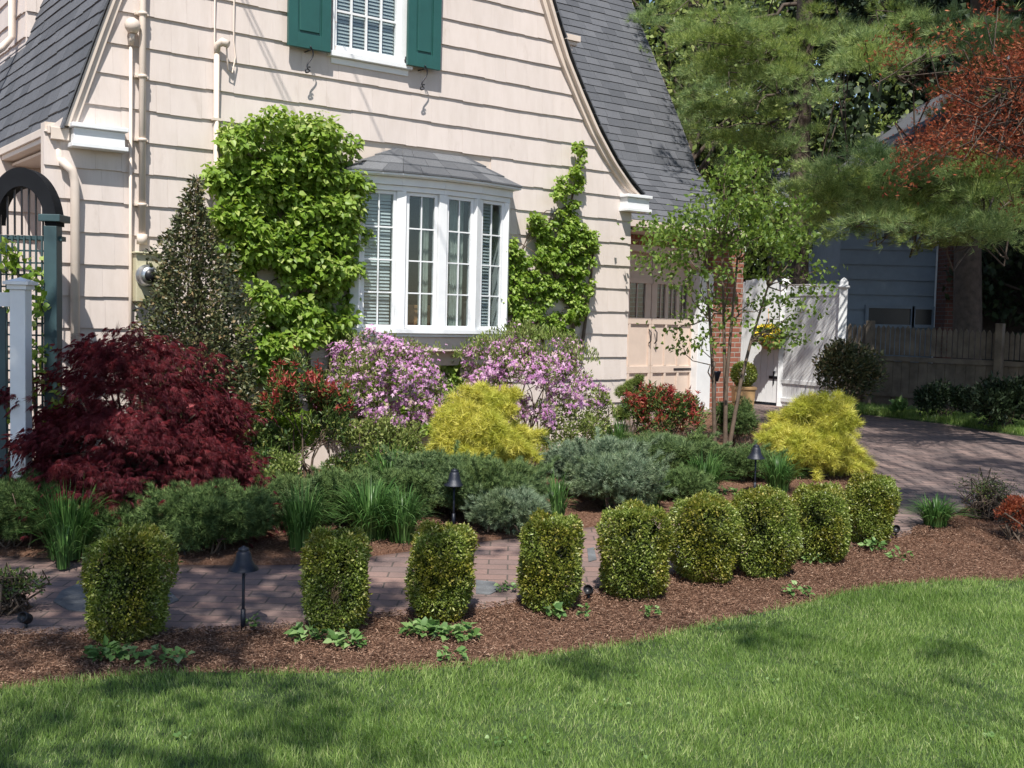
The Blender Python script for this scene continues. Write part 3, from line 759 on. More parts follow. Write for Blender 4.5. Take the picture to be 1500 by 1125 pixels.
def T_tuft(k, w, cone):
    v = []; f = []; r = np.random.default_rng(3)
    for i in range(k):
        a = 2.39996*i; c = cone*math.sqrt((i+.5)/k); d = np.array([math.sin(c)*math.cos(a), math.cos(c), math.sin(c)*math.sin(a)])
        p = np.cross(d, r.normal(size=3)); p /= np.linalg.norm(p); j = len(v)
        v += [tuple(-p*w/2), tuple(p*w/2), tuple(d*r.uniform(.75,1))]; f.append((j,j+1,j+2))
    return np.array(v, float), f
T_maple = T_star(7, .035, .36, .22)
T_thread = T_star(7, .04, .33, .35)
T_pine = T_tuft(14, .04, .9)
T_jun = T_tuft(9, .11, .8)
T_flower = T_star(5, .42, 1.256, -.25)
def cloud(name, pts, axis, L, W, tpl, m, parent=None, nrm=None, kind=None):
    n = len(pts); T, Fc = tpl; y = unit(axis)
    nr = rng.normal(size=(n,3)) if nrm is None else nrm
    x = unit(np.cross(y, nr)); z = np.cross(x, y)
    L = np.broadcast_to(L, (n,))[:,None,None]; W = np.broadcast_to(W, (n,))[:,None,None]
    v = pts[:,None,:] + x[:,None,:]*T[None,:,0:1]*W + y[:,None,:]*T[None,:,1:2]*L + z[:,None,:]*T[None,:,2:3]*L
    f = (np.arange(n)[:,None,None]*len(T) + np.array(Fc)[None]).reshape(-1, 3)
    o = fast(name, v.reshape(-1,3), f, m, parent)
    if kind: o['kind'] = kind
    return o

# mulch chips lying on the beds
M_chip = leafm('bark_chips', [(0,(.10,.053,.034)),(.4,(.20,.112,.072)),(.8,(.29,.175,.118)),(1,(.42,.29,.21))], .9, 0)
def strip_pts(a, b, n, z, ta=0, tb=1):
    i = rng.random(n)*(len(a)-1.001); k = i.astype(int); f = (i-k)[:,None]
    p = a[k]*(1-f)+a[k+1]*f; q = b[k]*(1-f)+b[k+1]*f; t = (ta+(tb-ta)*rng.random(n))[:,None]
    r = p*(1-t)+q*t; return np.c_[r, g(r[:,0], r[:,1]) + z]
nm = 200
le = resamp([G(*p) for p in lawn_px], nm); ne = resamp(NP + [G(1400,776), G(1600,768)], nm)
xx = np.linspace(-4.2, 5.5, nm)
le2 = np.stack([xx, np.interp(xx, le[:,0], le[:,1])], -1); ne2 = np.stack([xx, np.interp(xx, ne[:,0], ne[:,1])], -1)
p1 = strip_pts(le2, ne2, 95000, .002, -.04, 1.03); p2 = strip_pts(BA, BB, 26000, .034, .0, .35); p3 = strip_pts(BA, BB, 8000, .034, .35, 1)
p4 = strip_pts(B2A, B2B, 16000, .016); p4 = p4[p4[:,0] < 5.8]; pp = np.concatenate([p1, p2, p3, p4]); n = len(pp); ax = rng.normal(size=(n,3)); ax[:,2] *= .22
up = rng.normal(size=(n,3))*.35 + np.array([0,0,1])
tag(cloud('mulch_chips', pp + np.c_[np.zeros((n,2)), rng.uniform(0,.012,n)], ax, rng.uniform(.008,.032,n), rng.uniform(.0018,.0055,n), T_leaf, M_chip, nrm=up), 'shredded reddish brown bark mulch covering the garden beds', 'mulch', None, 'stuff')

# lawn grass
M_grass = leafm('grass_blade', [(0,(.13,.21,.045)),(.45,(.25,.375,.09)),(.85,(.375,.50,.15)),(1,(.58,.58,.30))], .5, .4, (.25,.4,.05), patch=(.60,.68,.55), patchscale=2.4)
def lawn_pts(n, x0, x1, y0, y1):
    x = rng.uniform(x0, x1, n); y = rng.uniform(y0, y1, n); e = np.interp(x, le[:,0], le[:,1]) + .035*rng.normal(size=n)
    k = y < e; return x[k], y[k]
x, y = lawn_pts(760000, -4.4, 5.6, 2.9, 7.4)
vis = (np.abs(x) < .52*y + .9); x, y = x[vis], y[vis]
x2, y2 = lawn_pts(60000, -8, 9, -3, 7.6); v2 = (np.abs(x2) >= .52*y2+.9) | (y2 < 2.9); x2, y2 = x2[v2], y2[v2]
x = np.r_[x, x2]; y = np.r_[y, y2]; n = len(x)
hgt = .024 + .014*rng.random(n) + .009*np.sin(x*3.1+y*1.7)*np.sin(y*4.3-x) + .007*np.sin(x*11+3)*np.sin(y*9)
lean = .35*np.stack([np.sin(x*2.3+y*3.1), np.cos(x*3.7-y*1.9), 0*x], -1)*.6
ax = rng.normal(size=(n,3))*.33 + lean*.6; ax[:,2] = 1
L = hgt*rng.uniform(.6,1.3,n)*np.where(np.arange(n) > n-len(x2), 1.4, 1); W = np.where(np.arange(n) > n-len(x2), .008, .0024)*rng.uniform(.7,1.4,n)
tag(cloud('grass', np.c_[x, y, g(x,y)+.010], ax, L, W, T_grass, M_grass), 'short mown green lawn grass in front of the mulch strip', 'grass', None, 'stuff')
vp = strip_pts(VA, VB, 30000, .015); n = len(vp); ax = rng.normal(size=(n,3))*.3; ax[:,2] = 1
tag(cloud('grass', vp, ax, rng.uniform(.05,.12,n), .007, T_grass, M_grass), 'dark grass strip between the driveway and the picket fence', 'grass', None, 'stuff')

# ================================================================== SMALL BUILT THINGS
def lab(o, l): o['label'] = l
# path lights
pl0 = G(356, 921); top_h = .415
plg = 'bell-shaped path lights'
pl = thing('path_light', 'tall dark bell path light between the first and second box shrubs', 'path light', tuple(pl0), plg)
mb = MB(); mb.tube([pl0+Vector((0,0,-.05)), pl0+Vector((0,0,top_h-.06))], .0075, 8); mb.tube([pl0, pl0+Vector((0,0,.10))], .0125, 8); mb.build('stem', M_lamp, pl)
mb = MB(); z = top_h
mb.lathe(pl0, [(.074,z-.118),(.072,z-.112),(.056,z-.095),(.042,z-.07),(.035,z-.035),(.026,z-.022),(.0,z-.020)], 28); mb.lathe(pl0, [(.0725,z-.1185),(.054,z-.1),(.038,z-.07),(.03,z-.04),(0,z-.03)], 28); mb.build('shade', M_lamp, pl)
mb = MB(); mb.lathe(pl0, [(.026,z-.021),(.027,z-.012),(.018,z-.006),(.010,z-.004),(.009,z),(0,z+.003)], 20); mb.build('finial', M_lamp, pl)
def copy_thing(root, loc, label):
    r = root.copy(); col.objects.link(r); r.location = loc; r['label'] = label
    for c in [o for o in list(root.children)]:
        d = c.copy(); col.objects.link(d); inv = c.matrix_parent_inverse.copy(); d.parent = r; d.matrix_parent_inverse = inv
        for e in list(c.children):
            h_ = e.copy(); col.objects.link(h_); inv = e.matrix_parent_inverse.copy(); h_.parent = d; h_.matrix_parent_inverse = inv
    return r
copy_thing(pl, G(664, 779)+Vector((0,0,.03)), 'dark bell path light standing among the blue-green junipers in the middle of the bed')
copy_thing(pl, G(1105, 729)+Vector((0,0,.03)), 'dark bell path light between strappy green clumps near the far yellow shrub')
# small spot lights
sp0 = G(862, 878)
sp = thing('spot_light', 'small black ground spot light between the fourth and fifth box shrubs', 'spot light', tuple(sp0), 'small black ground spot lights')
mb = MB(); d = Vector((-.2,-.75,.35)).normalized(); c = sp0+Vector((0,0,.052))
mb.lathe(c - d*.035, [(0,0),(.016,.002),(.024,.012),(.027,.03),(.027,.066),(.024,.066),(.023,.05),(0,.049)], 20, tuple(d)); mb.build('housing', M_black, sp)
mb = MB(); mb.tube([sp0-Vector((0,0,.04)), sp0+Vector((0,0,.04))], .008, 8); mb.build('stake', M_black, sp)
copy_thing(sp, G(271, 818)+Vector((0,0,.02)), 'small black ground spot light behind the first box shrub, under the juniper')
copy_thing(sp, G(1312, 786), 'small black ground spot light right of the last box shrub by the driveway')
copy_thing(sp, G(38, 921), 'small black ground spot light in the twiggy shrub at the left edge')
copy_thing(sp, G(1262, 688)+Vector((0,0,.02)), 'small black ground spot light at the foot of the far yellow shrub by the driveway')

# white gate, lattice screen, posts, planter, hanging basket
def pt(px, Y, z): q = at(px, 470, Y); return Vector((q.x, Y, z))
gA, gB, gC = pt(1083, 17.9, 0), pt(1146, 17.3, 0), pt(1240, 16.2, 0)
TZ = .27; gate_top = at(1115, 414, 17.6).z
gate = thing('gate', 'white board gate standing between the brick pier and the lattice screen', 'gate', (gA.x, gA.y, TZ))
d = (gB-gA).normalized(); nrm_ = Vector((d.y,-d.x,0))
mb = MB(); n_ = 7; Lg = (gB-gA).length
for i in range(n_):
    a = gA + d*(Lg*i/n_+.003); b = gA + d*(Lg*(i+1)/n_-.003); hh = gate_top + .16*math.sin(math.pi*(i+.5)/n_)*.4
    for q in ((a, b),): mb.hexa([a, a+nrm_*.03, b+nrm_*.03, b] if False else [Vector((a.x,a.y,TZ+.05)), Vector((a.x,a.y,TZ+.05))+nrm_*.03, Vector((b.x,b.y,TZ+.05))+nrm_*.03, Vector((b.x,b.y,TZ+.05)), Vector((a.x,a.y,hh)), Vector((a.x,a.y,hh))+nrm_*.03, Vector((b.x,b.y,hh))+nrm_*.03, Vector((b.x,b.y,hh))])
mb.build('panel', M_white, gate)
for hz in (TZ+.45,):
    mb = MB(); a = gB - d*.1 + nrm_*.035; mb.beam(a + Vector((0,0,hz-.0))-d*.08, a+Vector((0,0,hz))+d*.12, .02, .045); mb.beam(a+Vector((0,0,hz-.1)), a+Vector((0,0,hz+.1)), .02, .03, (0,1,0)); mb.build('hinge', M_black, gate)
M_lat = plain('lattice_white', (.74,.75,.76), .5, .08)
scr = thing('lattice_screen', 'white diagonal lattice fence panel with capped posts right of the gate', 'fence', (gB.x, gB.y, TZ))
dd = (gC-gB); LL = dd.length; dd.normalize(); nn2 = Vector((dd.y,-dd.x,0)); zt0, zt1 = at(1150, 418, 17.3).z, at(1235, 424, 16.2).z
for px_, Yp, capy in ((1148, 17.3, 405), (1234, 16.25, 410)):
    b = pt(px_, Yp, 0); zt_ = at(px_, capy+12, Yp).z; mb = MB(); mb.beam(Vector((b.x,b.y,TZ-.1)), Vector((b.x,b.y,zt_)), .12, .12, (.3,1,0))
    ps = mb.build('post', M_lat, scr, .006); mb = MB(); mb.lathe((b.x,b.y,zt_), [(.0,0),(.09,.0),(.09,.03),(.06,.05),(.065,.09),(.04,.13),(.0,.16)], 4 if False else 12); mb.build('cap', M_lat, ps)
mb = MB(); lz0, lz1 = TZ+.42, min(zt0, zt1)-.08
def SP(u, z, o=0.0): return gB + dd*u + nn2*o + Vector((0,0,z))
k = -1.0
for dirn, off in ((1, .012), (-1, .002)):
    k = -2.2
    while k < 3.2:
        # line u = k + dirn*(z-lz0), clipped to the frame
        za, zb_ = lz0, lz1; ua, ub = k + dirn*0, k + dirn*(lz1-lz0)
        def clip(ua, za, ub, zb_):
            P0, P1 = [ua, za], [ub, zb_]
            for lim, side in ((.07, 1), (LL-.07, -1)):
                i0 = (P0[0]-lim)*side >= 0; i1 = (P1[0]-lim)*side >= 0
                if not i0 and not i1: return None
                if i0 != i1:
                    t = (lim-P0[0])/(P1[0]-P0[0]); q = [lim, P0[1]+(P1[1]-P0[1])*t]
                    if not i0: P0 = q
                    else: P1 = q
            return P0, P1
        c_ = clip(ua, za, ub, zb_)
        if c_: (u0, z0_), (u1, z1_) = c_; mb.beam(SP(u0, z0_, off), SP(u1, z1_, off), .041, .008, tuple(nn2))
        k += .066
mb.build('lattice', M_lat, scr)
for z0_, z1_ in ((lz0-.05, lz0+.01), (lz1-.01, lz1+.05), (TZ+.08, TZ+.14)): mb = MB(); mb.hexa([SP(.06,z0_,-.015),SP(.06,z0_,.028),SP(LL-.06,z0_,.028),SP(LL-.06,z0_,-.015),SP(.06,z1_,-.015),SP(.06,z1_,.028),SP(LL-.06,z1_,.028),SP(LL-.06,z1_,-.015)]); mb.build('rail', M_lat, scr)
nb = 12
for zz_ in ((TZ+.02, lz0-.052), (lz1+.052, lz1+.17)):
  mb = MB()
  for i in range(nb):
    u0, u1 = .07+(LL-.14)*i/nb+.006, .07+(LL-.14)*(i+1)/nb-.006
    for z0_, z1_ in (zz_,): mb.hexa([SP(u0,z0_,-.01),SP(u0,z0_,.012),SP(u1,z0_,.012),SP(u1,z0_,-.01),SP(u0,z1_,-.01),SP(u0,z1_,.012),SP(u1,z1_,.012),SP(u1,z1_,-.01)])
  mb.build('picket_row', M_lat, scr)

# wooden picket fence across the driveway
M_oldwood = plain('weathered_wood', (.15,.12,.09), .9, .4, 0, .6, 5)
fn = thing('picket_fence', 'weathered wooden fence with pointed pickets along the far side of the driveway', 'fence', (at(1240,470,17.8).x, 17.8, TZ))
fa, fb = pt(1236, 18.2, 0), pt(1760, 14.5, 0); fd = (fb-fa); FL = fd.length; fd.normalize(); fnn = Vector((fd.y,-fd.x,0))
def FPt(u, z, o=0): return fa + fd*u + fnn*o + Vector((0,0,z))
mb = MB(); u = 0
while u < FL:
    wv = rng.uniform(.055,.07); top = 1.60 - .02*u + rng.uniform(-.015,.015); z0_ = 1.12
    a, b = FPt(u, z0_), FPt(u+wv, z0_); i = len(mb.v); o = fnn*.018
    prof5 = [FPt(u,z0_), FPt(u+wv,z0_), FPt(u+wv,top-.05), FPt(u+wv/2,top), FPt(u,top-.05)]
    mb.v += [tuple(p) for p in prof5] + [tuple(p+o) for p in prof5]; mb.f.append((5,6,7,8,9) if False else tuple(i+q for q in (5,6,7,8,9)))
    mb.sm.append(0)
    for q in range(5): mb.f.append((i+q, i+(q+1)%5, i+5+(q+1)%5, i+5+q)); mb.sm.append(0)
    u += wv + .022
mb.build('picket', M_oldwood, fn)
mb = MB(); u = 0
while u < FL:
    wv = rng.uniform(.13,.16); top = 1.02+rng.uniform(-.006,.006); mb.hexa([FPt(u,TZ-.05,0),FPt(u,TZ-.05,.02),FPt(u+wv,TZ-.05,.02),FPt(u+wv,TZ-.05,0),FPt(u,top,0),FPt(u,top,.02),FPt(u+wv,top,.02),FPt(u+wv,top,0)]); u += wv+.006
mb.build('board', M_oldwood, fn)
mb = MB()
for z0_, z1_ in ((1.025,1.10),(.45,.52)): mb = MB(); mb.hexa([FPt(0,z0_,-.0),FPt(0,z0_,.05),FPt(FL,z0_,.05),FPt(FL,z0_,0),FPt(0,z1_,0),FPt(0,z1_,.05),FPt(FL,z1_,.05),FPt(FL,z1_,0)]); mb.build('rail', M_oldwood, fn)
for u in (.48, 2.55, 4.6, 6.6):
    mb = MB(); mb.hexa([FPt(u,TZ-.1,.052),FPt(u,TZ-.1,.16),FPt(u+.11,TZ-.1,.16),FPt(u+.11,TZ-.1,.052),FPt(u,1.66,.052),FPt(u,1.66,.16),FPt(u+.11,1.66,.16),FPt(u+.11,1.66,.052)]); mb.build('post', M_oldwood, fn, .008)

# neighbour's house behind the fence
M_nside = plain('shaded_siding', (.20,.25,.30), .7, .08)  # siding colour darkened to carry the tree shade
M_nwhite = plain('white_siding', (.72,.72,.70), .7, .06)
nb_ = thing('neighbour_house', 'shaded pale blue-grey clapboard gable house behind the picket fence', 'house', (at(1230,500,21).x, 21, TZ))
x0, x1 = at(1226,470,21).x, at(1368,470,21).x; x2 = x1 + 4.2
def NB(x, y, z): return Vector((x, y, z))
ze = at(1226, 285, 21).z; xa = x0+ (x2-x0)/2; za = at(1370, 100, 21).z
mb = MB(); z = TZ-.1
while z < za:
    t = 0 if z < ze else (z-ze)/(za-ze)
    xl, xr = x0 + (xa-x0)*t, x1 if z < ze else max(x2 - (x2-xa)*t, x0)
    if z >= ze: xr = x2-(x2-xa)*t
    if xr > xl: mb.hexa([NB(xl,21,z),NB(xl,20.965,z),NB(xr,20.965,z),NB(xr,21,z),NB(xl,21,z+.29),NB(xl,20.99,z+.29),NB(xr,20.99,z+.29),NB(xr,21,z+.29)])
    z += .285
mb.build('wall', M_nside, nb_)
mb = MB(); mb.box(x0, x2, 21.01, 27, TZ-.1, ze); mb.build('wall_core', M_nside, nb_)
mb = MB(); 
for sx_, ex_ in ((x0-.35, xa), (x2+.35, xa)):
    zz0 = ze - .18; mb.hexa([NB(sx_,20.6,zz0),NB(sx_,27,zz0),NB(ex_,27,za+.05),NB(ex_,20.6,za+.05),NB(sx_,20.6,zz0+.12),NB(sx_,27,zz0+.12),NB(ex_,27,za+.19),NB(ex_,20.6,za+.19)])
mb.build('roof', M_roof, nb_)
mb = MB(); mb.box(x1-.03, x1+.05, 20.88, 20.96, TZ, at(1368,310,21).z); mb.build('downspout', M_nwhite, nb_)
def nwin(p0, p1, name='window'):
    a, b = at(*p0, 20.95), at(*p1, 20.95); mb = MB()
    mb.box(a.x-.06, a.x, 20.91, 20.96, b.z-.06, a.z+.06); mb.box(b.x, b.x+.06, 20.91, 20.96, b.z-.06, a.z+.06); mb.box(a.x, b.x, 20.91, 20.96, a.z, a.z+.06); mb.box(a.x, b.x, 20.91, 20.96, b.z-.06, b.z)
    f = mb.build(name, M_nside, nb_); mb = MB(); mb.box(a.x, b.x, 20.945, 20.955, b.z, a.z); mb.build('pane', plain('dark_pane', (.02,.022,.025), .35), f)  # white frames take the same shade-darkened colour
nwin((1272,451),(1333,476)); nwin((1340,453),(1364,476)); nwin((1296,300),(1342,352))
# brick wing of the neighbour's house, right of the corner
mb = MB(); bx0, bx1 = at(1384,470,20.4).x, at(1434,470,20.4).x; mb.box(bx0, bx1, 20.4, 20.96, TZ-.1, at(1400,170,20.4).z); o = mb.build('chimney', brickm('shaded_brick', (.17,.06,.04), (.12,.05,.035), (.14,.12,.11), .215, .075, .010), nb_); setuv(o, lambda c: (c.x+c.y, c.z))  # brick colour darkened to stand in for deep shade
M_nshade = plain('shaded_wall', (.05,.045,.04), .9, .3)  # near-black wall colour stands in for the shade under the trees
mb = MB(); mb.box(bx1+.002, x2+5, 20.7, 26, TZ-.1, at(1500,300,20.7).z); mb.build('porch_wall', M_nshade, nb_)
wg = thing('white_shed', 'small sunlit white building seen between the gate post and the shaded house', 'shed', (at(1190,470,23).x, 23, TZ))
a, b = at(1150,470,23).x, at(1236,470,23).x; ztw = at(1190,306,23).z
mb = MB(); z = TZ
while z < ztw-.05: mb.hexa([NB(a,23,z),NB(a,22.97,z),NB(b,22.97,z),NB(b,23,z),NB(a,23,z+.2),NB(a,22.99,z+.2),NB(b,22.99,z+.2),NB(b,23,z+.2)]); z += .195
mb.build('wall', M_nwhite, wg); mb = MB(); mb.box(a-.2, b+.1, 22.7, 25, ztw, ztw+.16); mb.build('gutter', M_nwhite, wg); mb = MB(); mb.hexa([NB(a-.2,22.65,ztw+.162),NB(a-.2,25,ztw+1.0),NB(b+.1,25,ztw+1.0),NB(b+.1,22.65,ztw+.162),NB(a-.2,22.65,ztw+.22),NB(a-.2,25,ztw+1.1),NB(b+.1,25,ztw+1.1),NB(b+.1,22.65,ztw+.22)]); mb.build('roof', M_roof, wg)

# white fence post and panel at the left edge
LY = 7.0
lp = thing('fence_post', 'white square fence post with flat moulded cap at the left edge', 'fence', tuple(at(25, 600, LY)[:2]) + (.12,))
a, b = at(14,500,LY).x, at(37,500,LY).x; zt_ = at(25,424,LY).z
mb = MB(); mb.box(a, b, LY, LY+.1, .05, zt_); mb.build('post', M_white, lp, .004)
mb = MB(); mb.box(a-.012, b+.012, LY-.012, LY+.112, zt_+.001, zt_+.03); mb.box(a-.03, b+.03, LY-.03, LY+.13, zt_+.031, zt_+.052); c=((a+b)/2, LY+.05); i=len(mb.v)
mb.v += [(a-.02,LY-.02,zt_+.053),(b+.02,LY-.02,zt_+.053),(b+.02,LY+.12,zt_+.053),(a-.02,LY+.12,zt_+.053),(c[0],c[1],zt_+.08)]; mb.f += [(i,i+1,i+4),(i+1,i+2,i+4),(i+2,i+3,i+4),(i+3,i,i+4)]; mb.sm += [0]*4
mb.build('cap', M_white, lp)
mb = MB(); mb.box(a-1.2, a-.002, LY+.03, LY+.06, zt_-.11, zt_-.02); mb.build('rail', M_white, lp); mb = MB(); mb.box(a-1.2, a-.002, LY+.035, LY+.055, .2, .3)
mb.build('rail', M_white, lp)
mb = MB(); 
for k in range(9): xk = a-.09-.12*k; mb.box(xk-.035, xk+.035, LY+.06, LY+.075, .15, zt_-.115)
mb.build('slat', M_teal, lp)
# garden arbour with dark arch and teal lattice
AY = 7.75
ab = thing('arbor', 'teal lattice garden arbor with a dark arched top before the porch', 'arbor', tuple(at(40, 600, AY)[:2]) + (.12,))
def A_(px, py, o=0): q = at(px, py, AY); return Vector((q.x, AY-o, q.z))
mb = MB(); a, b = A_(68,325), A_(87,325); mb.box(a.x, b.x, AY-.05, AY+.05, .05, a.z-.03); i = len(mb.v); mb.box(a.x-.03, b.x+.03, AY-.07, AY+.12, a.z-.0, a.z+.05); mb.build('post', M_teal, ab, .004)
mb = MB(); c = A_(34, 330); r0, r1 = (A_(86,330).x-c.x), (A_(69,330).x-c.x); ytop = A_(34,246).z; ys_ = (ytop-c.z)
for k in range(28):
    a0, a1 = math.pi*k/28, math.pi*(k+1)/28
    def q(a, r, o): f = r/r0; return Vector((c.x+r*math.cos(a), AY+o, c.z+ys_*f*math.sin(a)))
    mb.hexa([q(a0,r1,-.04),q(a0,r0,-.04),q(a1,r0,-.04),q(a1,r1,-.04),q(a0,r1,.10),q(a0,r0,.10),q(a1,r0,.10),q(a1,r1,.10)])
mb.build('arch', plain('matt_black', (.012,.013,.016), .9, .2, 0, 0, 6, .15), ab)
mb = MB(); xl = A_(-60,400).x; xr = A_(67,400).x; z0_, z1_ = .1, A_(40,345).z; xk = xl
while xk < xr: mb.box(xk, xk+.012, AY-.02, AY-.008, z0_, z1_); xk += .042
zk = z0_
while zk < z1_: mb.box(xl, xr, AY-.007, AY+.006, zk, zk+.012); zk += .085
mb.build('lattice', M_teal, ab)
mb = MB(); xk = A_(0,300).x
while xk < A_(66,300).x:
    f = 1-((xk-c.x)/r1)**2; 
    if f > 0: mb.box(xk, xk+.010, AY-.01, AY+.004, z1_+.002, c.z+ys_*(r1/r0)*math.sqrt(f)); 
    xk += .05
mb.build('grille', M_black, ab)
mb = MB(); mb.box(c.x-r0, A_(90,350).x, AY+.005, AY+.08, A_(40,352).z, A_(40,345).z); mb.build('beam', M_teal, ab)
# flat stone in the bed
st = G(537, 690); q = at(540, 664, 8.9)
mb = MB(); mb.hexa([q+Vector(v) for v in ((-.13,-.08,-.5),(.13,-.10,-.5),(.15,.10,-.5),(-.11,.09,-.5),(-.14,-.09,0),(.14,-.11,.01),(.15,.11,.01),(-.12,.10,0))])
tag(mb.build('garden_stone', plain('grey_stone', (.26,.26,.25), .8, .2, 0, .4), None, .015), 'flat grey stone block between the red-tipped shrub and the purple azalea', 'stone')
# ================================================================== PLANTS
def ball(n): return rnd(n)*rng.random((n,1))**(1/3)
def place(cx, top, wpx, Y, base=None):      # centre, width, height of a plant from its place in the view
    c = at(cx, top, Y); z0 = float(g(0, Y)) + (.02 if base is None else base)
    return Vector((c.x, Y, z0)), wpx/F*Y, c.z - z0
def crown(n, c, w, d, h, nc, rc, zlo=.12, shell=.55, power=1.0, flat=1.0):
    """clumped leaf points in an ellipsoid crown, plus an outward direction"""
    u = rnd(nc); u[:,2] = np.abs(u[:,2])*np.where(rng.random(nc) < .75, 1, -.6)
    rr = (shell + (1-shell)*rng.random((nc,1)))
    cc = u*rr*np.array([w/2-rc*.6, d/2-rc*.6, h*(1-zlo)/2-rc*.3]) + np.array([0,0,h*(zlo+(1-zlo)/2)])
    sz = rc*rng.uniform(.6, 1.25, nc); k = rng.choice(nc, n, p=(sz**2)/np.sum(sz**2))
    b = unit(rng.normal(size=(n,3)))*(rng.random((n,1))**.45); off = b*sz[k][:,None]*np.array([1,1,flat])
    p = cc[k] + off; p[:,2] = np.maximum(p[:,2], .01)
    out = unit(unit(p - np.array([0,0,h*.35]))*.7 + unit(b)*.7)
    return p + np.array(c), out, cc + np.array(c)
def stems(root, c, targets, m, r0=.012, name='stem', wob=.05, base_r=.04):
    mb = MB(); c = Vector(c)
    for t in targets:
        t = Vector(t); a = c + Vector((rng.normal()*base_r, rng.normal()*base_r, -.03)); n = 6
        pts = [a.lerp(t, i/n) + Vector(tuple(rng.normal(size=3)*wob*(0 < i < n))) + Vector((0,0,.12*(t-a).length*math.sin(math.pi*i/n))) for i in range(n+1)]
        mb.tube(pts, [r0*(1-.75*i/n) for i in range(n+1)], 5, False)
    return mb.build(name, m, root)
def shrub(name, label, cat, cx, top, wpx, Y, n, L, W, tpl, m, nc=40, rc=.1, depth=.8, up=.3, jit=.6, ns=10, sm=None, group=None, shell=.55, zlo=.08, flat=1, base=None, nrmout=False):
    c, w, h = place(cx, top, wpx, Y, base); t = thing(name, label, cat, tuple(c), group)
    p, out, cc = crown(n, c, w, w*depth, h, nc, rc, zlo, shell, flat=flat)
    ax = out + rng.normal(size=(n,3))*jit + np.array([0,0,up])
    nr = out*1.0 + rng.normal(size=(n,3))*.5 if nrmout else None
    cloud('foliage', p, ax, L*rng.uniform(.6,1.3,n), W*rng.uniform(.7,1.3,n), tpl, m, t, nrm=nr)
    if ns: stems(t, c, cc[rng.choice(nc, min(ns, nc), replace=False)], sm or M_twig, .009)
    return t, c, w, h, cc

# leaf colours
M_box = leafm('boxwood_leaf', [(0,(.085,.125,.022)),(.45,(.165,.225,.038)),(.85,(.28,.335,.075)),(1,(.52,.54,.22))], .38, .25, (.3,.4,.03), patch=(.95,.74,.5), patchscale=5, spec=.5)
M_boxshade = leafm('boxwood_shaded_leaf', [(0,(.03,.05,.012)),(1,(.08,.09,.03))], .6, .1)  # darker copy of the box leaf, painting shade into the crown
M_maple = leafm('red_maple_leaf', [(0,(.10,.018,.03)),(.6,(.24,.05,.065)),(1,(.44,.11,.12))], .5, .35, (.3,.02,.02), patch=(.8,.8,.9))
M_holly = leafm('holly_leaf', [(0,(.03,.045,.018)),(.5,(.08,.095,.035)),(.85,(.15,.14,.06)),(1,(.32,.22,.11))], .42, .12, spec=.5)
M_vine = leafm('hydrangea_vine_leaf', [(0,(.10,.18,.02)),(.4,(.20,.32,.045)),(.8,(.33,.45,.10)),(1,(.50,.56,.20))], .45, .4, (.4,.55,.05), patch=(.8,.85,.6))
M_azleaf = leafm('azalea_leaf', [(0,(.10,.14,.03)),(.6,(.20,.25,.06)),(1,(.33,.36,.12))], .5, .3)
M_flow = leafm('azalea_petal', [(0,(.46,.17,.42)),(.5,(.68,.36,.62)),(.85,(.84,.58,.76)),(1,(.62,.46,.36))], .6, .35)
M_yel = leafm('golden_thread_foliage', [(0,(.26,.29,.03)),(.4,(.56,.53,.07)),(1,(.85,.78,.20))], .6, .25, (.6,.5,.04), patch=(.72,.8,.6), patchscale=5)
M_jung = leafm('juniper_green', [(0,(.04,.08,.022)),(.6,(.10,.165,.045)),(1,(.20,.28,.09))], .7, .12)
M_junb = leafm('juniper_blue', [(0,(.08,.13,.075)),(.6,(.18,.25,.145)),(1,(.34,.40,.27))], .7, .12, patch=(.8,.82,.6))
M_junm = leafm('juniper_mid', [(0,(.05,.095,.035)),(.6,(.13,.20,.075)),(1,(.25,.33,.14))], .7, .12, patch=(.85,.85,.6))
M_strap = leafm('strap_leaf', [(0,(.03,.08,.018)),(.6,(.07,.16,.035)),(1,(.16,.28,.08))], .4, .25)
M_pier = leafm('pieris_leaf', [(0,(.04,.08,.02)),(.7,(.11,.16,.04)),(1,(.22,.22,.06))], .4, .2)
M_pred = leafm('pieris_red_tip', [(0,(.20,.022,.024)),(.6,(.36,.05,.045)),(1,(.48,.13,.07))], .5, .3)
M_tree = leafm('young_tree_leaf', [(0,(.06,.11,.02)),(.6,(.13,.21,.035)),(1,(.25,.33,.08))], .4, .35, (.3,.45,.05))
M_pine = leafm('pine_needle', [(0,(.08,.15,.06)),(.5,(.26,.38,.14)),(1,(.52,.62,.28))], .5, .35, patch=(.9,.85,.5), patchscale=.8)
M_lime = leafm('spring_leaf', [(0,(.10,.15,.03)),(.6,(.20,.27,.06)),(1,(.36,.40,.13))], .5, .35)
M_shadeleaf = leafm('shaded_tree_leaf', [(0,(.012,.024,.009)),(1,(.036,.06,.02))], .6, .1)  # leaf colour darkened so gaps between the boughs look shaded
M_redtree = leafm('red_tree_leaf', [(0,(.22,.045,.022)),(.6,(.50,.13,.06)),(1,(.66,.28,.14))], .5, .4)
M_ground = leafm('groundcover_leaf', [(0,(.06,.13,.03)),(.6,(.14,.25,.07)),(1,(.28,.38,.16))], .45, .25)
M_yflow = plain('yellow_petal', (.75,.55,.03), .6, .1)

M_tan = plain('dry_twig', (.36,.25,.15), .9, .3)
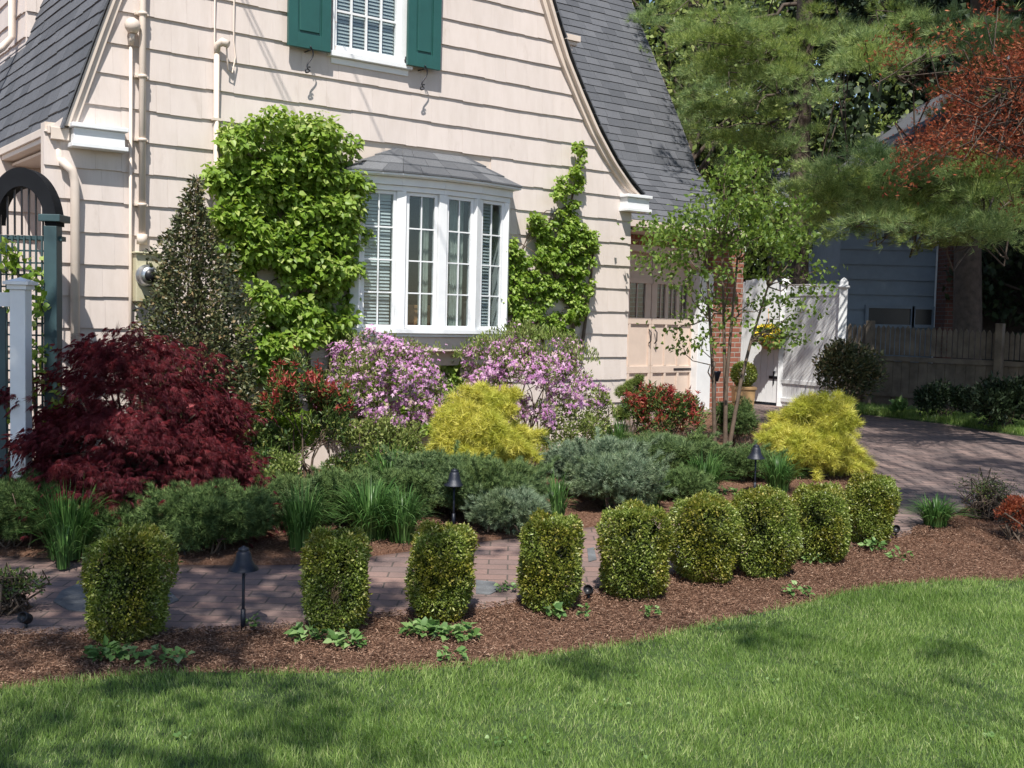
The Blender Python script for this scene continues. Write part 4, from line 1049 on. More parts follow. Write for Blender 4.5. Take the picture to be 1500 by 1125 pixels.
# ---- box shrubs in a row along the lawn
bx = [(183,770,950,136,'first and leftmost clipped box shrub, leaning slightly, left of the bell path light'),
      (491,773,932,108,'second clipped box shrub, with a bare brown twiggy hollow in its face'),
      (645,765,918,110,'third clipped box shrub, with a big leafy clump of ground cover at its foot'),
      (802,749,902,108,'fourth clipped box shrub from the left, with a dark dent near its top right'),
      (926,735,884,120,'fifth clipped box shrub, broad and dense, right of the small spot light'),
      (1031,722,860,114,'sixth clipped box shrub, with dry pale twigs at its lower edge'),
      (1118,712,852,106,'seventh clipped box shrub, with a large dark hollow high in its face'),
      (1200,707,830,94,'third clipped box shrub from the right end, split by a dark vertical gap' ),
      (1271,692,804,78,'last clipped box shrub at the right end of the row beside the driveway')]
bx[7] = bx[7][:4] + ('eighth clipped box shrub, next to last, split by a dark vertical gap',)
BV = [(rng.uniform(.0,.045), rng.uniform(4,10), rng.uniform(4,12), rng.uniform(.85,1.15)) for _ in range(9)]
pits = {0:[(.35,.62,.3,.05,1.0)],1:[(.05,.42,.42,.10,1.0),(.3,.75,.2,.06,1)],2:[(-.5,.7,.25,.05,1),(-.2,.5,.2,.05,1)],3:[(.35,.68,.22,.09,1)],4:[(-.3,.8,.25,.06,1),(.45,.8,.2,.05,1)],5:[(.45,.5,.2,.05,1)],6:[(-.35,.62,.32,.11,1)],7:[(-.4,.62,.3,.12,1)],8:[(.2,.8,.2,.04,1)]}
for bi, (cx, top, bot, wp_, lb_) in enumerate(bx):
    b0 = G(cx, bot-3); w = wp_/F*b0.y*(.86 + .03*(bi > 4)); Y = b0.y + w*.36; c, _, h = place(cx, top+6, wp_, Y, .0); h *= .97
    c = Vector((at(cx, bot, Y).x, Y, float(g(0, Y))))
    t = thing('box_shrub', lb_, 'shrub', tuple(c), 'clipped box shrubs in a row along the lawn')
    R0 = w/2; n = 19000
    ph = rng.uniform(-math.pi, math.pi, n); side = rng.random(n) < .8
    v = np.where(side, rng.random(n), 1.0); rad = np.where(side, 1.0, np.sqrt(rng.random(n)))
    def radius(ph, v):
        prof = np.interp(v, [0,.07,.24,.55,.82,.94,1.0], [.56,.74,.93,1.0,.97,.87,.68])
        q = 1 + BV[bi][0]*np.sin(2*ph+bi*1.7) + .06*np.sin(3*ph+bi*2.3+v*2) + .07*np.sin(BV[bi][1]*v+ph*2+bi*2) + .05*np.sin(5*ph+BV[bi][2]*v+bi) + .03*np.sin(11*ph-17*v+bi*3) + .02*np.sin(23*ph+31*v+bi)
        sq = (np.abs(np.cos(ph))**4 + np.abs(np.sin(ph))**4)**(-.25*.5)
        return R0*prof*q*np.clip(sq, 1, 1.12)
    for (fx, fz, sx_, dp, _) in pits.get(bi, []):
        pass
    rr = radius(ph, v); topz = 1 - .05*(rad**2)*(~side)
    depth_in = np.abs(rng.normal(size=n))*.018
    for (fx, fz, sx_, dp, _) in pits.get(bi, []):
        pa = -math.pi/2 + math.asin(max(-.95, min(.95, fx))); dd_ = ((np.angle(np.exp(1j*(ph-pa))))/(sx_*.9))**2 + ((v-fz)/(sx_*.45))**2
        depth_in += dp*1.0*np.exp(-dd_*1.4)*side
        keep_thin = np.exp(-dd_*1.2) > rng.random(n)*1.25; v = np.where(keep_thin & side, -1, v)
    ok = v >= 0; ph, v, rad, rr, depth_in, side_, topz = ph[ok], v[ok], rad[ok], rr[ok], depth_in[ok], side[ok], topz[ok]
    r_ = np.maximum(rr*rad - depth_in*side_, .01); hump = (.03*np.sin(ph*2+bi)+.035*np.sin(r_*40+ph*3+bi))*h
    z_ = np.where(side_, v*h*.97, h*(.97+.03*(1-rad**2)) - depth_in*.6) + hump*np.clip(v*2-1, 0, 1)
    p = np.stack([r_*np.cos(ph), r_*np.sin(ph), z_], -1); n = len(p)
    out = np.stack([np.cos(ph)*np.where(side_, 1, .25*rad), np.sin(ph)*np.where(side_, 1, .25*rad), np.where(side_, (v-.45)*.9, 1.0)], -1)
    lean_ = np.array([.06 if bi == 0 else rng.normal()*.03, 0, 0]); p = p + p[:,2:3]*lean_ + np.array(c)
    ax = unit(out) + rng.normal(size=(n,3))*.75 + np.array([0,0,.25])
    cloud('foliage', p, ax, .0145*rng.uniform(.5,1.5,n), .010*rng.uniform(.6,1.4,n), T_leaf, M_box, t)
    # short new shoots breaking the clipped outline
    k = rng.choice(n, 900); cloud('shoot', p[k] + unit(out[k])*.012, unit(out[k]) + rng.normal(size=(900,3))*.5, .022, .010, T_leaf, M_box, t)
    # inner leaves, coloured dark for the shade inside the crown, and twigs
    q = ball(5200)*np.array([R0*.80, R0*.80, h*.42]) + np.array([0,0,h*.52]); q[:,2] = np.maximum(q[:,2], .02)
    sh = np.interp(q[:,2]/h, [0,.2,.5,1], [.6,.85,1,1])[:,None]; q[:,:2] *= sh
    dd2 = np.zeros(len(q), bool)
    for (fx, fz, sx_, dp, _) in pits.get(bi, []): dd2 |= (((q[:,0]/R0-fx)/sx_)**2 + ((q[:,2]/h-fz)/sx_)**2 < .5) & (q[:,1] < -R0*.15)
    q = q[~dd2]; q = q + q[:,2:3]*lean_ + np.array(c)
    cloud('inner_foliage', q, rnd(len(q)), .028, .02, T_leaf, M_boxshade, t)
    tg = [tuple(Vector(c) + Vector((R0*.7*math.cos(a)*rng.uniform(.3,1), R0*.7*math.sin(a)*rng.uniform(.3,1), h*rng.uniform(.35,.85)))) for a in np.linspace(0, 6.28, 18)]
    if bi == 1: tg += [tuple(Vector(c) + Vector((R0*rng.uniform(-.3,.35), -R0*.72, h*rng.uniform(.4,.62)))) for _ in range(26)]
    if bi == 5: tg += [tuple(Vector(c) + Vector((R0*rng.uniform(-.2,.6), -R0*.95, h*rng.uniform(.05,.2)))) for _ in range(14)]
    stems(t, c, tg, M_tan if bi in (1, 5) else M_greybark, .004, 'stem', .008, .03)

# ---- dark red laceleaf maple
def maple():
    Y = 7.25; c, w, h = place(190, 478, 300, Y); t = thing('laceleaf_maple', 'dark red laceleaf maple mounded at the left of the bed', 'tree', tuple(c))
    blobs = []
    for k in range(125):                      # overlapping drooping tiers
        a = rng.uniform(0, 2*math.pi); f = rng.random()**.5; z = h*(1 - .38*f**3.2) * rng.uniform(.25, 1.05) if rng.random() < .8 else h*rng.uniform(.12,.6)
        blobs.append((f*w*.58*math.cos(a), f*w*.42*math.sin(a), max(z*.95, .10)))
    blobs += [(w*.60, -.1, .14), (w*.54, -.05, .20), (-w*.5, -.1, .25), (w*.36, -.3, .14), (-w*.3,-.3,.2), (w*.5,-.2,.3)]
    b = np.array(blobs); k = rng.integers(0, len(b), 21000); n = len(k)
    sz = rng.uniform(.05, .13, len(b))
    off = rng.normal(size=(n,3))*np.array([1.1,1.1,.42])*sz[k][:,None]*.9
    rad = unit(np.c_[b[k][:,:2] + off[:,:2]*1.5, np.zeros(n)])
    droop = -.12*(off[:,0]**2+off[:,1]**2)**.5/.1*.25
    p = b[k] + off; p[:,2] += droop; p[:,2] = np.maximum(p[:,2], .03)
    ax = rad*.8 + rng.normal(size=(n,3))*.45 + np.array([0,0,-.45])
    cloud('foliage', p + np.array(c), ax, rng.uniform(.035,.085,n), rng.uniform(.035,.07,n), T_maple, M_maple, t, nrm=rad*.6+np.array([0,0,.8])+rng.normal(size=(n,3))*.4)
    mb = MB()
    hub = Vector(c) + Vector((.02,.03,.28))
    mb.tube([Vector(c)-Vector((0,0,.05)), Vector(c)+Vector((.03,0,.12)), hub], [.045,.04,.035], 8)
    for q in b[::3]:
        e = Vector(c)+Vector(tuple(q)); m_ = hub.lerp(e, .5) + Vector((0,0,.10)) + Vector(tuple(rng.normal(size=3)*.04)); mb.tube([hub, hub.lerp(m_, .5)+Vector(tuple(rng.normal(size=3)*.03)), m_, e], [.018,.013,.008,.003], 5, False)
    mb.build('trunk', M_bark, t)
maple()
# ---- conical holly before the wall
c, w, h = place(288, 256, 165, 8.3); t = thing('holly_bush', 'tall dark glossy pointed evergreen beside the electric meter', 'shrub', tuple(c))
n = 27000; v = 1-(1-rng.random(n))**.55; a = rng.uniform(0, 2*math.pi, n); pr = np.interp(v, [0,.15,.5,.75,.88,1], [.85,1,.95,.6,.22,.05])
lump_ = 1+.26*np.sin(a*3+v*11)+.2*np.sin(a*5-v*23)+.12*np.sin(a*9+v*41); r_ = w*.5*pr*lump_*(rng.random(n)**.38)
p = np.stack([r_*np.cos(a)+.03*np.sin(v*6), r_*np.sin(a)*.8, v*h], -1) + np.array(c); out = np.stack([np.cos(a), np.sin(a), .3+0*a], -1)
cloud('foliage', p, out+rng.normal(size=(n,3))*.7, rng.uniform(.026,.048,n), rng.uniform(.016,.027,n), T_leaf, M_holly, t)
tg = [tuple(Vector(c)+Vector((w*.3*math.cos(k)*(1-f), w*.25*math.sin(k)*(1-f), h*f))) for k, f in zip(range(0,60,2), np.linspace(.2,1.0,30))]
stems(t, c, tg, M_twig, .012, 'stem', .02)

# ---- climbing vines trained on the wall
def inpoly(x, y, poly):
    r = np.zeros(len(x), bool); j = len(poly)-1
    for i in range(len(poly)):
        xi, yi = poly[i]; xj, yj = poly[j]
        r ^= ((yi > y) != (yj > y)) & (x < (xj-xi)*(y-yi)/(yj-yi+1e-12)+xi); j = i
    return r
def vine(label, polys, ncl, n, depth, rc, L, trunks, leafW, m=M_vine, sparse=None):
    allp = []
    x0 = min(q[0] for pl in polys for q in pl); x1 = max(q[0] for pl in polys for q in pl); y0 = min(q[1] for pl in polys for q in pl); y1 = max(q[1] for pl in polys for q in pl)
    X = rng.uniform(x0, x1, 40000); Yp = rng.uniform(y0, y1, 40000); ok = np.zeros(40000, bool)
    for pl in polys: ok |= inpoly(X, Yp, pl)
    X, Yp = X[ok][:ncl], Yp[ok][:ncl]
    cc = []
    for x, y in zip(X, Yp):
        nn_ = .06 + depth*rng.random()**1.3; s, z = wp(x, y, nn_); cc.append((s, nn_, z))
    cc = np.array(cc); sz = rc*rng.uniform(.6,1.3,len(cc)); k = rng.choice(len(cc), n, p=sz**2/np.sum(sz**2))
    b = rnd(n)*(rng.random((n,1))**.4); off = b*sz[k][:,None]*np.array([1,.8,.8]); q = cc[k]+off; q[:,1] = np.maximum(q[:,1], .035)
    W3, N3 = np.array(WD), np.array(ND); pts = np.array(C0) + q[:,0:1]*W3 + q[:,1:2]*N3 + q[:,2:3]*np.array([0,0,1])
    root = thing('climbing_vine', label, 'vine', tuple(P(trunks[0][0][0] if False else wp(*trunks[0][0])[0], .05, GZ)))
    outw = N3*.6 + b[:,0:1]*W3*.8 + np.array([0,0,1])*(b[:,2:3]*.4)
    ax = outw + np.array([0,0,-.45]) + rng.normal(size=(n,3))*.4
    cloud('foliage', pts, ax, L*rng.uniform(.55,1.25,n), L*leafW*rng.uniform(.7,1.15,n), T_heart, m, root, nrm=N3*.5+np.array([0,0,.9])+rng.normal(size=(n,3))*.45)
    mb = MB()
    for tr in trunks:
        pts_ = [P(wp(x,y)[0], .05+.02*rng.random(), wp(x,y)[1]) for x, y in tr]
        mb.tube(pts_, [.02-.012*i/len(pts_) for i in range(len(pts_))], 7, False)
    for c_ in cc[::3]:
        tr = trunks[rng.integers(0, len(trunks))]; q_ = tr[rng.integers(len(tr)//3, len(tr))]; s, z = wp(*q_); 
        if (s-c_[0])**2+(z-c_[2])**2 < .5: mb.tube([P(s,.05,z), P((s+c_[0])/2,.06,(z+c_[2])/2+.04), P(c_[0],c_[1],c_[2])], [.007,.005,.003], 5, False)
    mb.build('stem', M_twig, root)
vine('thick leafy green climbing vine covering the wall left of the bow window',
     [[(300,262),(318,225),(330,200),(372,170),(400,163),(425,178),(470,176),(498,190),(520,215),(533,250),(528,290),(520,335),(532,350),(522,400),(516,440),(512,470),(498,500),(470,505),(440,492),(425,470),(408,480),(380,470),(368,430),(352,380),(330,360),(318,320),(304,280)],
      [(360,480),(400,470),(430,520),(420,560),(380,560),(360,520)]],
     290, 20000, .30, .12, .056, [[(452,640),(450,560),(445,480),(430,400),(440,320),(420,230)],[(470,600),(480,520),(470,450),(490,380),(500,300),(470,220)],[(420,600),(405,520),(385,440),(360,380),(345,300),(360,230)]], .85)
vine('smaller branching green climbing vine on the wall right of the bow window',
     [[(846,208),(855,212),(856,240),(850,262),(848,285),(852,300),(850,318),(858,325),(870,345),(872,380),(866,420),(858,450),(850,480),(800,495),(760,492),(742,480),(736,450),(736,400),(740,378),(775,378),(782,400),(800,405),(782,360),(778,320),(790,310),(800,330),(815,318),(810,290),(815,268),(830,250),(838,225)],
      [(735,343),(750,345),(764,378),(776,384),(776,470),(736,470)]],
     280, 11500, .12, .056, .042, [[(838,600),(838,520),(832,450),(826,380),(830,300),(848,215)],[(800,600),(790,500),(770,430),(745,400),(740,350)],[(845,520),(855,450),(862,390),(866,350)],[(815,420),(795,370),(785,318)]], .85)
vine('low light green vine leaves on the wall below the bow window',
     [[(640,512),(680,498),(690,560),(670,600),(650,590)],[(500,500),(600,505),(690,560),(690,640),(600,660),(500,640)]], 60, 2400, .10, .09, .055, [[(660,640),(665,560),(668,510)]], .85)

# ---- azaleas
def azalea(label, cx, top, wpx, Y, nf, limetop):
    t, c, w, h, cc = shrub('azalea', label, 'shrub', cx, top, wpx, Y, 8000, .036, .014, T_leaf, M_azleaf, 150, .085, .8, .5, .6, 16, shell=.5, zlo=.03)
    k = rng.integers(0, len(cc), nf); b = rnd(nf); b[:,1] -= .5; b = unit(b)
    p = cc[k] + b*rng.uniform(.04,.11,(nf,1)); lim = c.z + h*(.90 if limetop else .97); keep = (p[:,2] < lim) | (rng.random(nf) < .15); p, b = p[keep], b[keep]
    # blossoms come in tight trusses
    tr = p[rng.integers(0, len(p), len(p)//5)]; tr = tr[:len(tr)//2]; p = np.concatenate([p[:len(p)//2], tr[rng.integers(0, len(tr), nf)] + rng.normal(size=(nf,3))*.024]); n = len(p)
    o = unit(p - np.array([c.x, c.y+.15, c.z+h*.45])) + rng.normal(size=(n,3))*.45
    # star-shaped flowers: five petals facing outwards
    nrm_ = unit(o); yy = unit(np.cross(nrm_, rng.normal(size=(n,3))))
    cloud('blossom', p, yy, .029*rng.uniform(.6,1.2,n), .029*rng.uniform(.6,1.2,n), T_flower, M_flow, t, nrm=-nrm_)
    if limetop:
        n = 1500; a = rng.uniform(0, 6.28, n); r_ = np.sqrt(rng.random(n))*.46*w; q = np.stack([r_*np.cos(a), r_*np.sin(a)*.75, h*(1.0 - .24*(r_/(w*.5))**2) - .1*rng.random(n)], -1) + np.array(c)
        cloud('new_leaf', q, rng.normal(size=(n,3))*.4+np.array([0,0,1]), .045*rng.uniform(.6,1.2,n), .012, T_leaf, M_lime, t)
azalea('purple azalea in bloom below the left half of the bow window', 568, 472, 236, 9.15, 2000, False)
azalea('wide purple azalea with lime green new growth on top, right of the bow window', 772, 474, 240, 9.8, 2500, True)

# ---- golden thread cypresses
def golden(label, cx, top, wpx, Y, n=13000):
    c, w, h = place(cx, top, wpx, Y); t = thing('golden_cypress', label, 'shrub', tuple(c), 'golden thread-leaf cypresses')
    nl = 34; u = rnd(nl); u[:,2] = np.abs(u[:,2]); hh = rng.random(nl)**.8
    cc = np.stack([u[:,0]*w*.42*(1-.55*hh), u[:,1]*w*.36*(1-.55*hh), h*(.12+.72*hh)], -1) + np.array([w*.04,0,0]) + np.array(c)
    sz = rng.uniform(.07,.17,nl); k = rng.choice(nl, n, p=sz**2/np.sum(sz**2)); b_ = rnd(n)*(rng.random((n,1))**.5)
    p = cc[k] + b_*sz[k][:,None]*np.array([1,1,.8]) + rng.normal(size=(n,3))*.018; p[:,2] = np.maximum(p[:,2], c.z+.01); out = unit(unit(p - np.array(c) - np.array([0,0,h*.3])) + b_*.8)
    # long whip-like threads arching out of the crown
    m_ = n//5; kk = rng.integers(0, nl, 60); dr = unit(unit(cc[kk]-np.array(c)-np.array([0,0,h*.3])) + rng.normal(size=(60,3))*.35); j = rng.integers(0, 60, m_); f = rng.random((m_,1))
    wp_ = cc[kk][j] + dr[j]*(.08+.16*f) + np.array([0,0,-.07])*f**2 + rng.normal(size=(m_,3))*.010; p = np.concatenate([p, wp_]); out = np.concatenate([out, dr[j]+np.array([0,0,-.4])*f]); n = len(p)
    ax = out*np.array([1,1,.5]) + rng.normal(size=(n,3))*.6 + np.array([0,0,.15])
    cloud('foliage', p, ax, rng.uniform(.04,.11,n), rng.uniform(.04,.09,n), T_tuft(11, .055, 1.15), M_yel, t)
    stems(t, c, cc[:14], M_twig, .01)
golden('bright yellow thread-leaf cypress in the middle of the bed below the azaleas', 702, 568, 186, 8.7)
golden('rounder yellow thread-leaf cypress at the far end of the bed beside the driveway', 1190, 573, 146, 9.9, 14000)

# ---- red-tipped pieris
def pieris(label, cx, top, wpx, Y, nred, lowgreen=.55):
    t, c, w, h, cc = shrub('red_tipped_shrub', label, 'shrub', cx, top, wpx, Y, 4200, .05, .016, T_leaf, M_pier, 50, .08, .8, .4, .6, 12, shell=.55, zlo=.12, group='red-tipped pieris shrubs')
    up = cc[cc[:,2] > c.z + h*lowgreen]; k = rng.integers(0, len(up), nred); p = up[k] + rnd(nred)*rng.uniform(.02,.09,(nred,1)) + np.array([0,-.02,.04])
    q = np.repeat(p, 7, 0); n = len(q); cloud('red_tip', q + rng.normal(size=(n,3))*.008, rng.normal(size=(n,3))*.8+np.array([0,-.2,.7]), .05*rng.uniform(.6,1.2,n), .012, T_leaf, M_pred, t)
pieris('shrub with bright red new tips between the laceleaf maple and the purple azalea', 448, 528, 158, 8.3, 200, .62)
pieris('wide shrub with red new tips in front of the garage doors', 978, 562, 140, 10.6, 300, .4)
shrub('red_barberry', 'small yellow green and reddish shrub under the left red-tipped shrub', 'shrub', 410, 652, 80, 7.75, 2600, .024, .014, T_leaf, M_lime, 30, .06, .8)
shrub('low_shrub', 'small olive bush with red tints before the left purple azalea', 'shrub', 505, 662, 70, 8.25, 1500, .026, .014, T_leaf, M_pier, 24, .05, .8)

shrub('low_shrub', 'leafy light green shrub at the foot of the climbing vine', 'shrub', 415, 575, 120, 8.75, 3600, .04, .024, T_leaf, M_vine, 44, .09, .7, group='low filler shrubs near the wall')
shrub('low_shrub', 'loose mid green shrub between the holly and the left red-tipped shrub', 'shrub', 372, 600, 90, 8.2, 2600, .03, .017, T_leaf, M_pier, 36, .08, .8, group='low filler shrubs near the wall')
shrub('low_shrub', 'mid green leafy shrub below the left purple azalea', 'shrub', 560, 610, 170, 8.7, 3600, .035, .018, T_leaf, M_azleaf, 60, .08, .6, group='low filler shrubs near the wall')
shrub('low_shrub', 'mid green leafy shrub below the wide purple azalea', 'shrub', 840, 590, 120, 9.5, 3000, .032, .016, T_leaf, M_azleaf, 50, .08, .6, group='low filler shrubs near the wall')
shrub('low_shrub', 'olive shrub with yellow green leaves right under the maple edge', 'shrub', 345, 660, 90, 7.7, 2400, .026, .015, T_leaf, M_lime, 30, .06, .7, group='low filler shrubs near the wall')
# ---- junipers
def juniper(label, cx, top, wpx, Y, m, n=5200, depth=.7, zlo=.0):
    c, w, h = place(cx, top, wpx*1.15, Y); t = thing('juniper', label, 'shrub', tuple(c), 'spreading junipers in the bed'); n = int(n*1.35)
    p, out, cc = crown(n, c, w, w*depth, h, 75, .095, zlo, .5, flat=.8)
    ns_ = 26; sa = rng.uniform(0, 6.28, ns_); tips = np.stack([np.cos(sa)*w*.52*rng.uniform(.7,1.15,ns_), np.sin(sa)*w*depth*.52, h*rng.uniform(.25,1.12,ns_)], -1) + np.array(c)
    k = rng.integers(0, ns_, n//4); f = rng.random((n//4,1))**.6; sp_ = (np.array(c)+np.array([0,0,h*.25]))*(1-f) + tips[k]*f + rng.normal(size=(n//4,3))*.02*(1.2-f)
    so = unit(tips[k]-np.array(c)); p = np.concatenate([p, sp_]); out = np.concatenate([out, so]); n = len(p)
    ax = out*np.array([1,1,.6]) + rng.normal(size=(n,3))*.4 + np.array([0,0,.45])
    cloud('foliage', p, ax, rng.uniform(.03,.06,n), rng.uniform(.028,.05,n), T_jun, m, t)
    stems(t, c, cc[:12], M_twig, .009)
juniper('dark green juniper at the left edge, left of the strappy clump', 20, 698, 190, 6.75, M_jung)
juniper('dark green juniper mound between the laceleaf maple and the first bell light', 308, 712, 190, 6.75, M_jung, 6500)
juniper('low dark juniper tucked under the left side of the maple', 190, 745, 110, 6.75, M_jung, 2500)
juniper('blue-green juniper under the left half of the yellow cypress', 650, 664, 130, 8.05, M_junm)
juniper('large blue-green juniper behind the middle bell light', 722, 676, 165, 7.75, M_junm, 7500)
juniper('lower front blue-green juniper right of the middle bell light', 750, 720, 110, 7.45, M_junb, 4200)
juniper('pale grey-green juniper mound before the wide azalea', 880, 645, 160, 8.7, M_junb, 6500)
juniper('green juniper filling the bed behind the second and third box shrubs', 600, 690, 120, 7.9, M_jung, 4000)
juniper('low green juniper between the far bell light and the fifth box shrub', 1000, 690, 90, 8.7, M_jung, 2600)
juniper('loose dark green juniper behind the arching strappy clump', 500, 690, 120, 7.55, M_jung, 4200)
juniper('low mid green juniper between the left red-tipped shrub and the first strappy clumps', 420, 700, 80, 7.35, M_junm, 2600)
juniper('pale juniper in front, nearest the fifth box shrub', 905, 668, 130, 8.2, M_junb, 5500)
juniper('green juniper behind, at the foot of the right red-tipped shrub', 985, 634, 140, 9.6, M_junm, 5200)
juniper('dark juniper at the foot of the young tree behind the far bell light', 1085, 655, 110, 9.6, M_jung, 3000)

# ---- strap-leaved clumps
def strap(label, cx, top, wpx, Y, n=150, group='strap-leaved perennial clumps', name='strap_leaf_clump', m=M_strap, wl=.016):
    c, w, h = place(cx, top, wpx, Y); v = []; f = []
    n = int(n*2.0); wl = wl*.72
    for i in range(n):
        a = rng.uniform(0, 2*math.pi); r0_ = rng.random()**.5*w*.20; lean = rng.uniform(.1, 1.25)**1.0; L = h*rng.uniform(.55,1.12); reach = w*.5*lean
        hz = L*(1-.25*lean); ca, sa = math.cos(a), math.sin(a); px_, py_ = -sa, ca; b = len(v); K = 6
        for k in range(K+1):
            s = k/K; x = r0_ + reach*s**1.6; z = hz*(math.sin(min(s*1.25,1.35+.2*lean)*math.pi/2*.9)) if lean > .55 else hz*s
            if lean > .55: z = hz*(2.1*s - (1.1+.45*(lean-.55))*s*s)
            ww = wl*.5*(1-s**2.5)*(.6+.4*min(1, s*4)); v += [(c.x+ca*x+px_*ww, c.y+sa*x+py_*ww, c.z+z), (c.x+ca*x-px_*ww, c.y+sa*x-py_*ww, c.z+z)]
        for k in range(K): f.append((b+2*k, b+2*k+1, b+2*k+3, b+2*k+2))
    o = fast(name, v, f, m); return tag(o, label, 'perennial', group)
strap('dark strappy clump by the left path edge, left of the first box shrub', 100, 696, 140, 6.55, 170)
strap('green strappy clump at the path edge right of the dark juniper mound', 443, 702, 92, 6.85, 170)
strap('arching strappy clump behind the second box shrub', 545, 694, 130, 7.2, 230)
strap('strappy clump between the second and third box shrubs', 590, 705, 90, 7.1, 150)
strap('upright green clump under the left purple azalea', 572, 642, 100, 8.35, 170)
strap('narrow upright clump behind the fourth box shrub', 818, 682, 44, 7.5, 60)
strap('short light green clump right of the pale juniper', 958, 682, 50, 8.35, 50)
strap('bold strappy clump left of the far bell light', 1035, 655, 80, 8.9, 150)
strap('strappy clump right of the far bell light, before the yellow cypress', 1142, 655, 75, 9.1, 130)
strap('green clump alone in the mulch right of the last box shrub', 1372, 722, 84, 8.0, 140)
strap('thin upright blades at the foot of the white corner of the house', 905, 600, 60, 10.6, 90)
strap('fresh grassy clump below the wide azalea at its right end', 880, 618, 70, 10.0, 80)
strap('dark strappy clump behind the left edge juniper', 22, 650, 80, 7.4, 110)
strap('small strappy tuft in front of the left strappy clump', 92, 762, 50, 6.3, 50)
strap('grassy tuft between the maple and the left red-tipped shrub', 390, 640, 60, 8.0, 70)

n = 420; x_ = rng.uniform(-3.5, 4.5, 60); y_ = rng.uniform(3.3, 6.4, 60); k = rng.integers(0, 60, n); X_ = x_[k]+rng.normal(size=n)*.035; Y_ = y_[k]+rng.normal(size=n)*.03; ok = Y_ < np.interp(X_, le[:,0], le[:,1])-.05; X_, Y_ = X_[ok], Y_[ok]; n = len(X_)
tag(cloud('clover', np.stack([X_, Y_, g(X_, Y_)+.035], -1), rng.normal(size=(n,3))*np.array([1,1,.2]), .017*rng.uniform(.6,1.3,n), .016, T_heart, M_ground, nrm=np.array([0,0,1])+rng.normal(size=(n,3))*.3), 'pale clover and weed leaves scattered in the lawn', 'clover', None, 'stuff')
# ---- leafy ground cover at the feet of the box shrubs
def cover(label, cx, cy, wpx, n, sz=.045, hh=.06):
    n = max(n, 22)
    c = G(cx, cy); w = wpx/F*c.y; a = rng.uniform(0, 6.28, n); r_ = np.sqrt(rng.random(n))*w/2
    p = np.stack([c.x+r_*np.cos(a), c.y+r_*np.sin(a)*.45, 0*a], -1); p[:,2] = g(0, p[:,1]) + .015 + hh*rng.random(n)*(1-(r_/(w/2))**2*.6)
    ax = np.stack([np.cos(a), np.sin(a)-.3, .25+0*a], -1) + rng.normal(size=(n,3))*.5
    o = cloud('ground_cover_plant', p, ax, sz*rng.uniform(.6,1.2,n), sz*.85*rng.uniform(.6,1.2,n), T_heart, M_ground, nrm=np.array([0,-.2,1])+rng.normal(size=(n,3))*.35)
    return tag(o, label, 'ground cover', 'leafy ground cover plants in the mulch')
cover('leafy ground cover right at the foot of the first box shrub', 160, 965, 75, 70); cover('ground cover sprawling right of the first box shrub foot', 235, 972, 80, 45, .038)
cover('leafy clump left below the second box shrub', 450, 938, 50, 45); cover('leafy clump right below the second box shrub', 510, 946, 56, 50)
cover('leafy clump left below the third box shrub', 620, 932, 56, 70); cover('leafy clump right below the third box shrub', 672, 936, 56, 60); cover('small light leafy tuft by the lawn edge below the third box shrub', 662, 969, 36, 26, .035)
cover('small dark leafy tuft below the fourth box shrub', 812, 905, 20, 12); cover('tiny sprout in the mulch right of the fourth box shrub', 854, 905, 14, 8, .025)
cover('tiny leafy tuft in the mulch below the fifth box shrub', 952, 905, 22, 12, .03); cover('leafy tuft in the mulch below the seventh box shrub', 1168, 872, 42, 34, .036)
cover('leafy tuft at the foot of the eighth box shrub', 1195, 826, 40, 26, .036); cover('leafy tuft at the foot of the last box shrub', 1276, 806, 40, 40, .04)
cover('pale flat tuft in the mulch right of the last box shrub', 1318, 820, 34, 20, .035); cover('tuft left of the third box shrub beside the path', 742, 868, 30, 14, .03)
cover('light green clump at the bed edge between third and fourth box shrubs', 745, 772, 60, 40, .04); cover('light green clump right of the narrow upright blades', 945, 722, 60, 60, .05, .12)
cover('light green clump at the bed edge near the sixth box shrub', 1060, 728, 60, 50, .045, .08); cover('small weed in the mulch just right of the first bell light', 368, 918, 16, 8, .03)
cover('small clump at the path edge right of the first strappy clumps', 575, 796, 50, 26, .035); cover('low clump at the bed edge behind the second box shrub', 465, 800, 50, 30, .035)

# ---- further shrubs
shrub('arborvitae', 'small bright green rounded conifer at the house corner', 'shrub', 928, 546, 54, 11.3, 1800, .05, .05, T_jun, M_lime, 20, .06, .9, .6)
shrub('pale_shrub', 'airy shrub with pale leaves against the right end of the shingle wall', 'shrub', 880, 560, 66, 10.7, 1100, .04, .016, T_leaf, M_lime, 26, .07, .7)
shrub('green_bush', 'low green bush at the foot of the young multi-stem tree', 'shrub', 1078, 588, 74, 11.2, 3000, .045, .045, T_jun, M_jung, 34, .08, .8)
shrub('dark_evergreen', 'dark broad-leaved evergreen before the picket fence and lattice screen', 'shrub', 1245, 492, 104, 15.4, 5000, .07, .03, T_leaf, M_holly, 50, .16, .8)
shrub('dark_evergreen', 'black-green shrub at the right end of the picket fence', 'shrub', 1470, 560, 130, 13.9, 4500, .07, .03, T_leaf, M_shadeleaf, 40, .16, .6)
shrub('dark_evergreen', 'low dark shrub under the middle of the picket fence', 'shrub', 1390, 568, 110, 15.2, 3000, .06, .03, T_leaf, M_shadeleaf, 36, .14, .5)
shrub('hosta', 'small light green hosta at the foot of the picket fence', 'perennial', 1322, 588, 26, 15.6, 70, .11, .07, T_heart, M_ground, 8, .06, .8, ns=0)
shrub('twiggy_shrub', 'bare brown twiggy shrub at the right edge by the driveway', 'shrub', 1448, 692, 110, 8.3, 1000, .018, .008, T_leaf, M_pier, 60, .06, .8, ns=60, shell=.3)
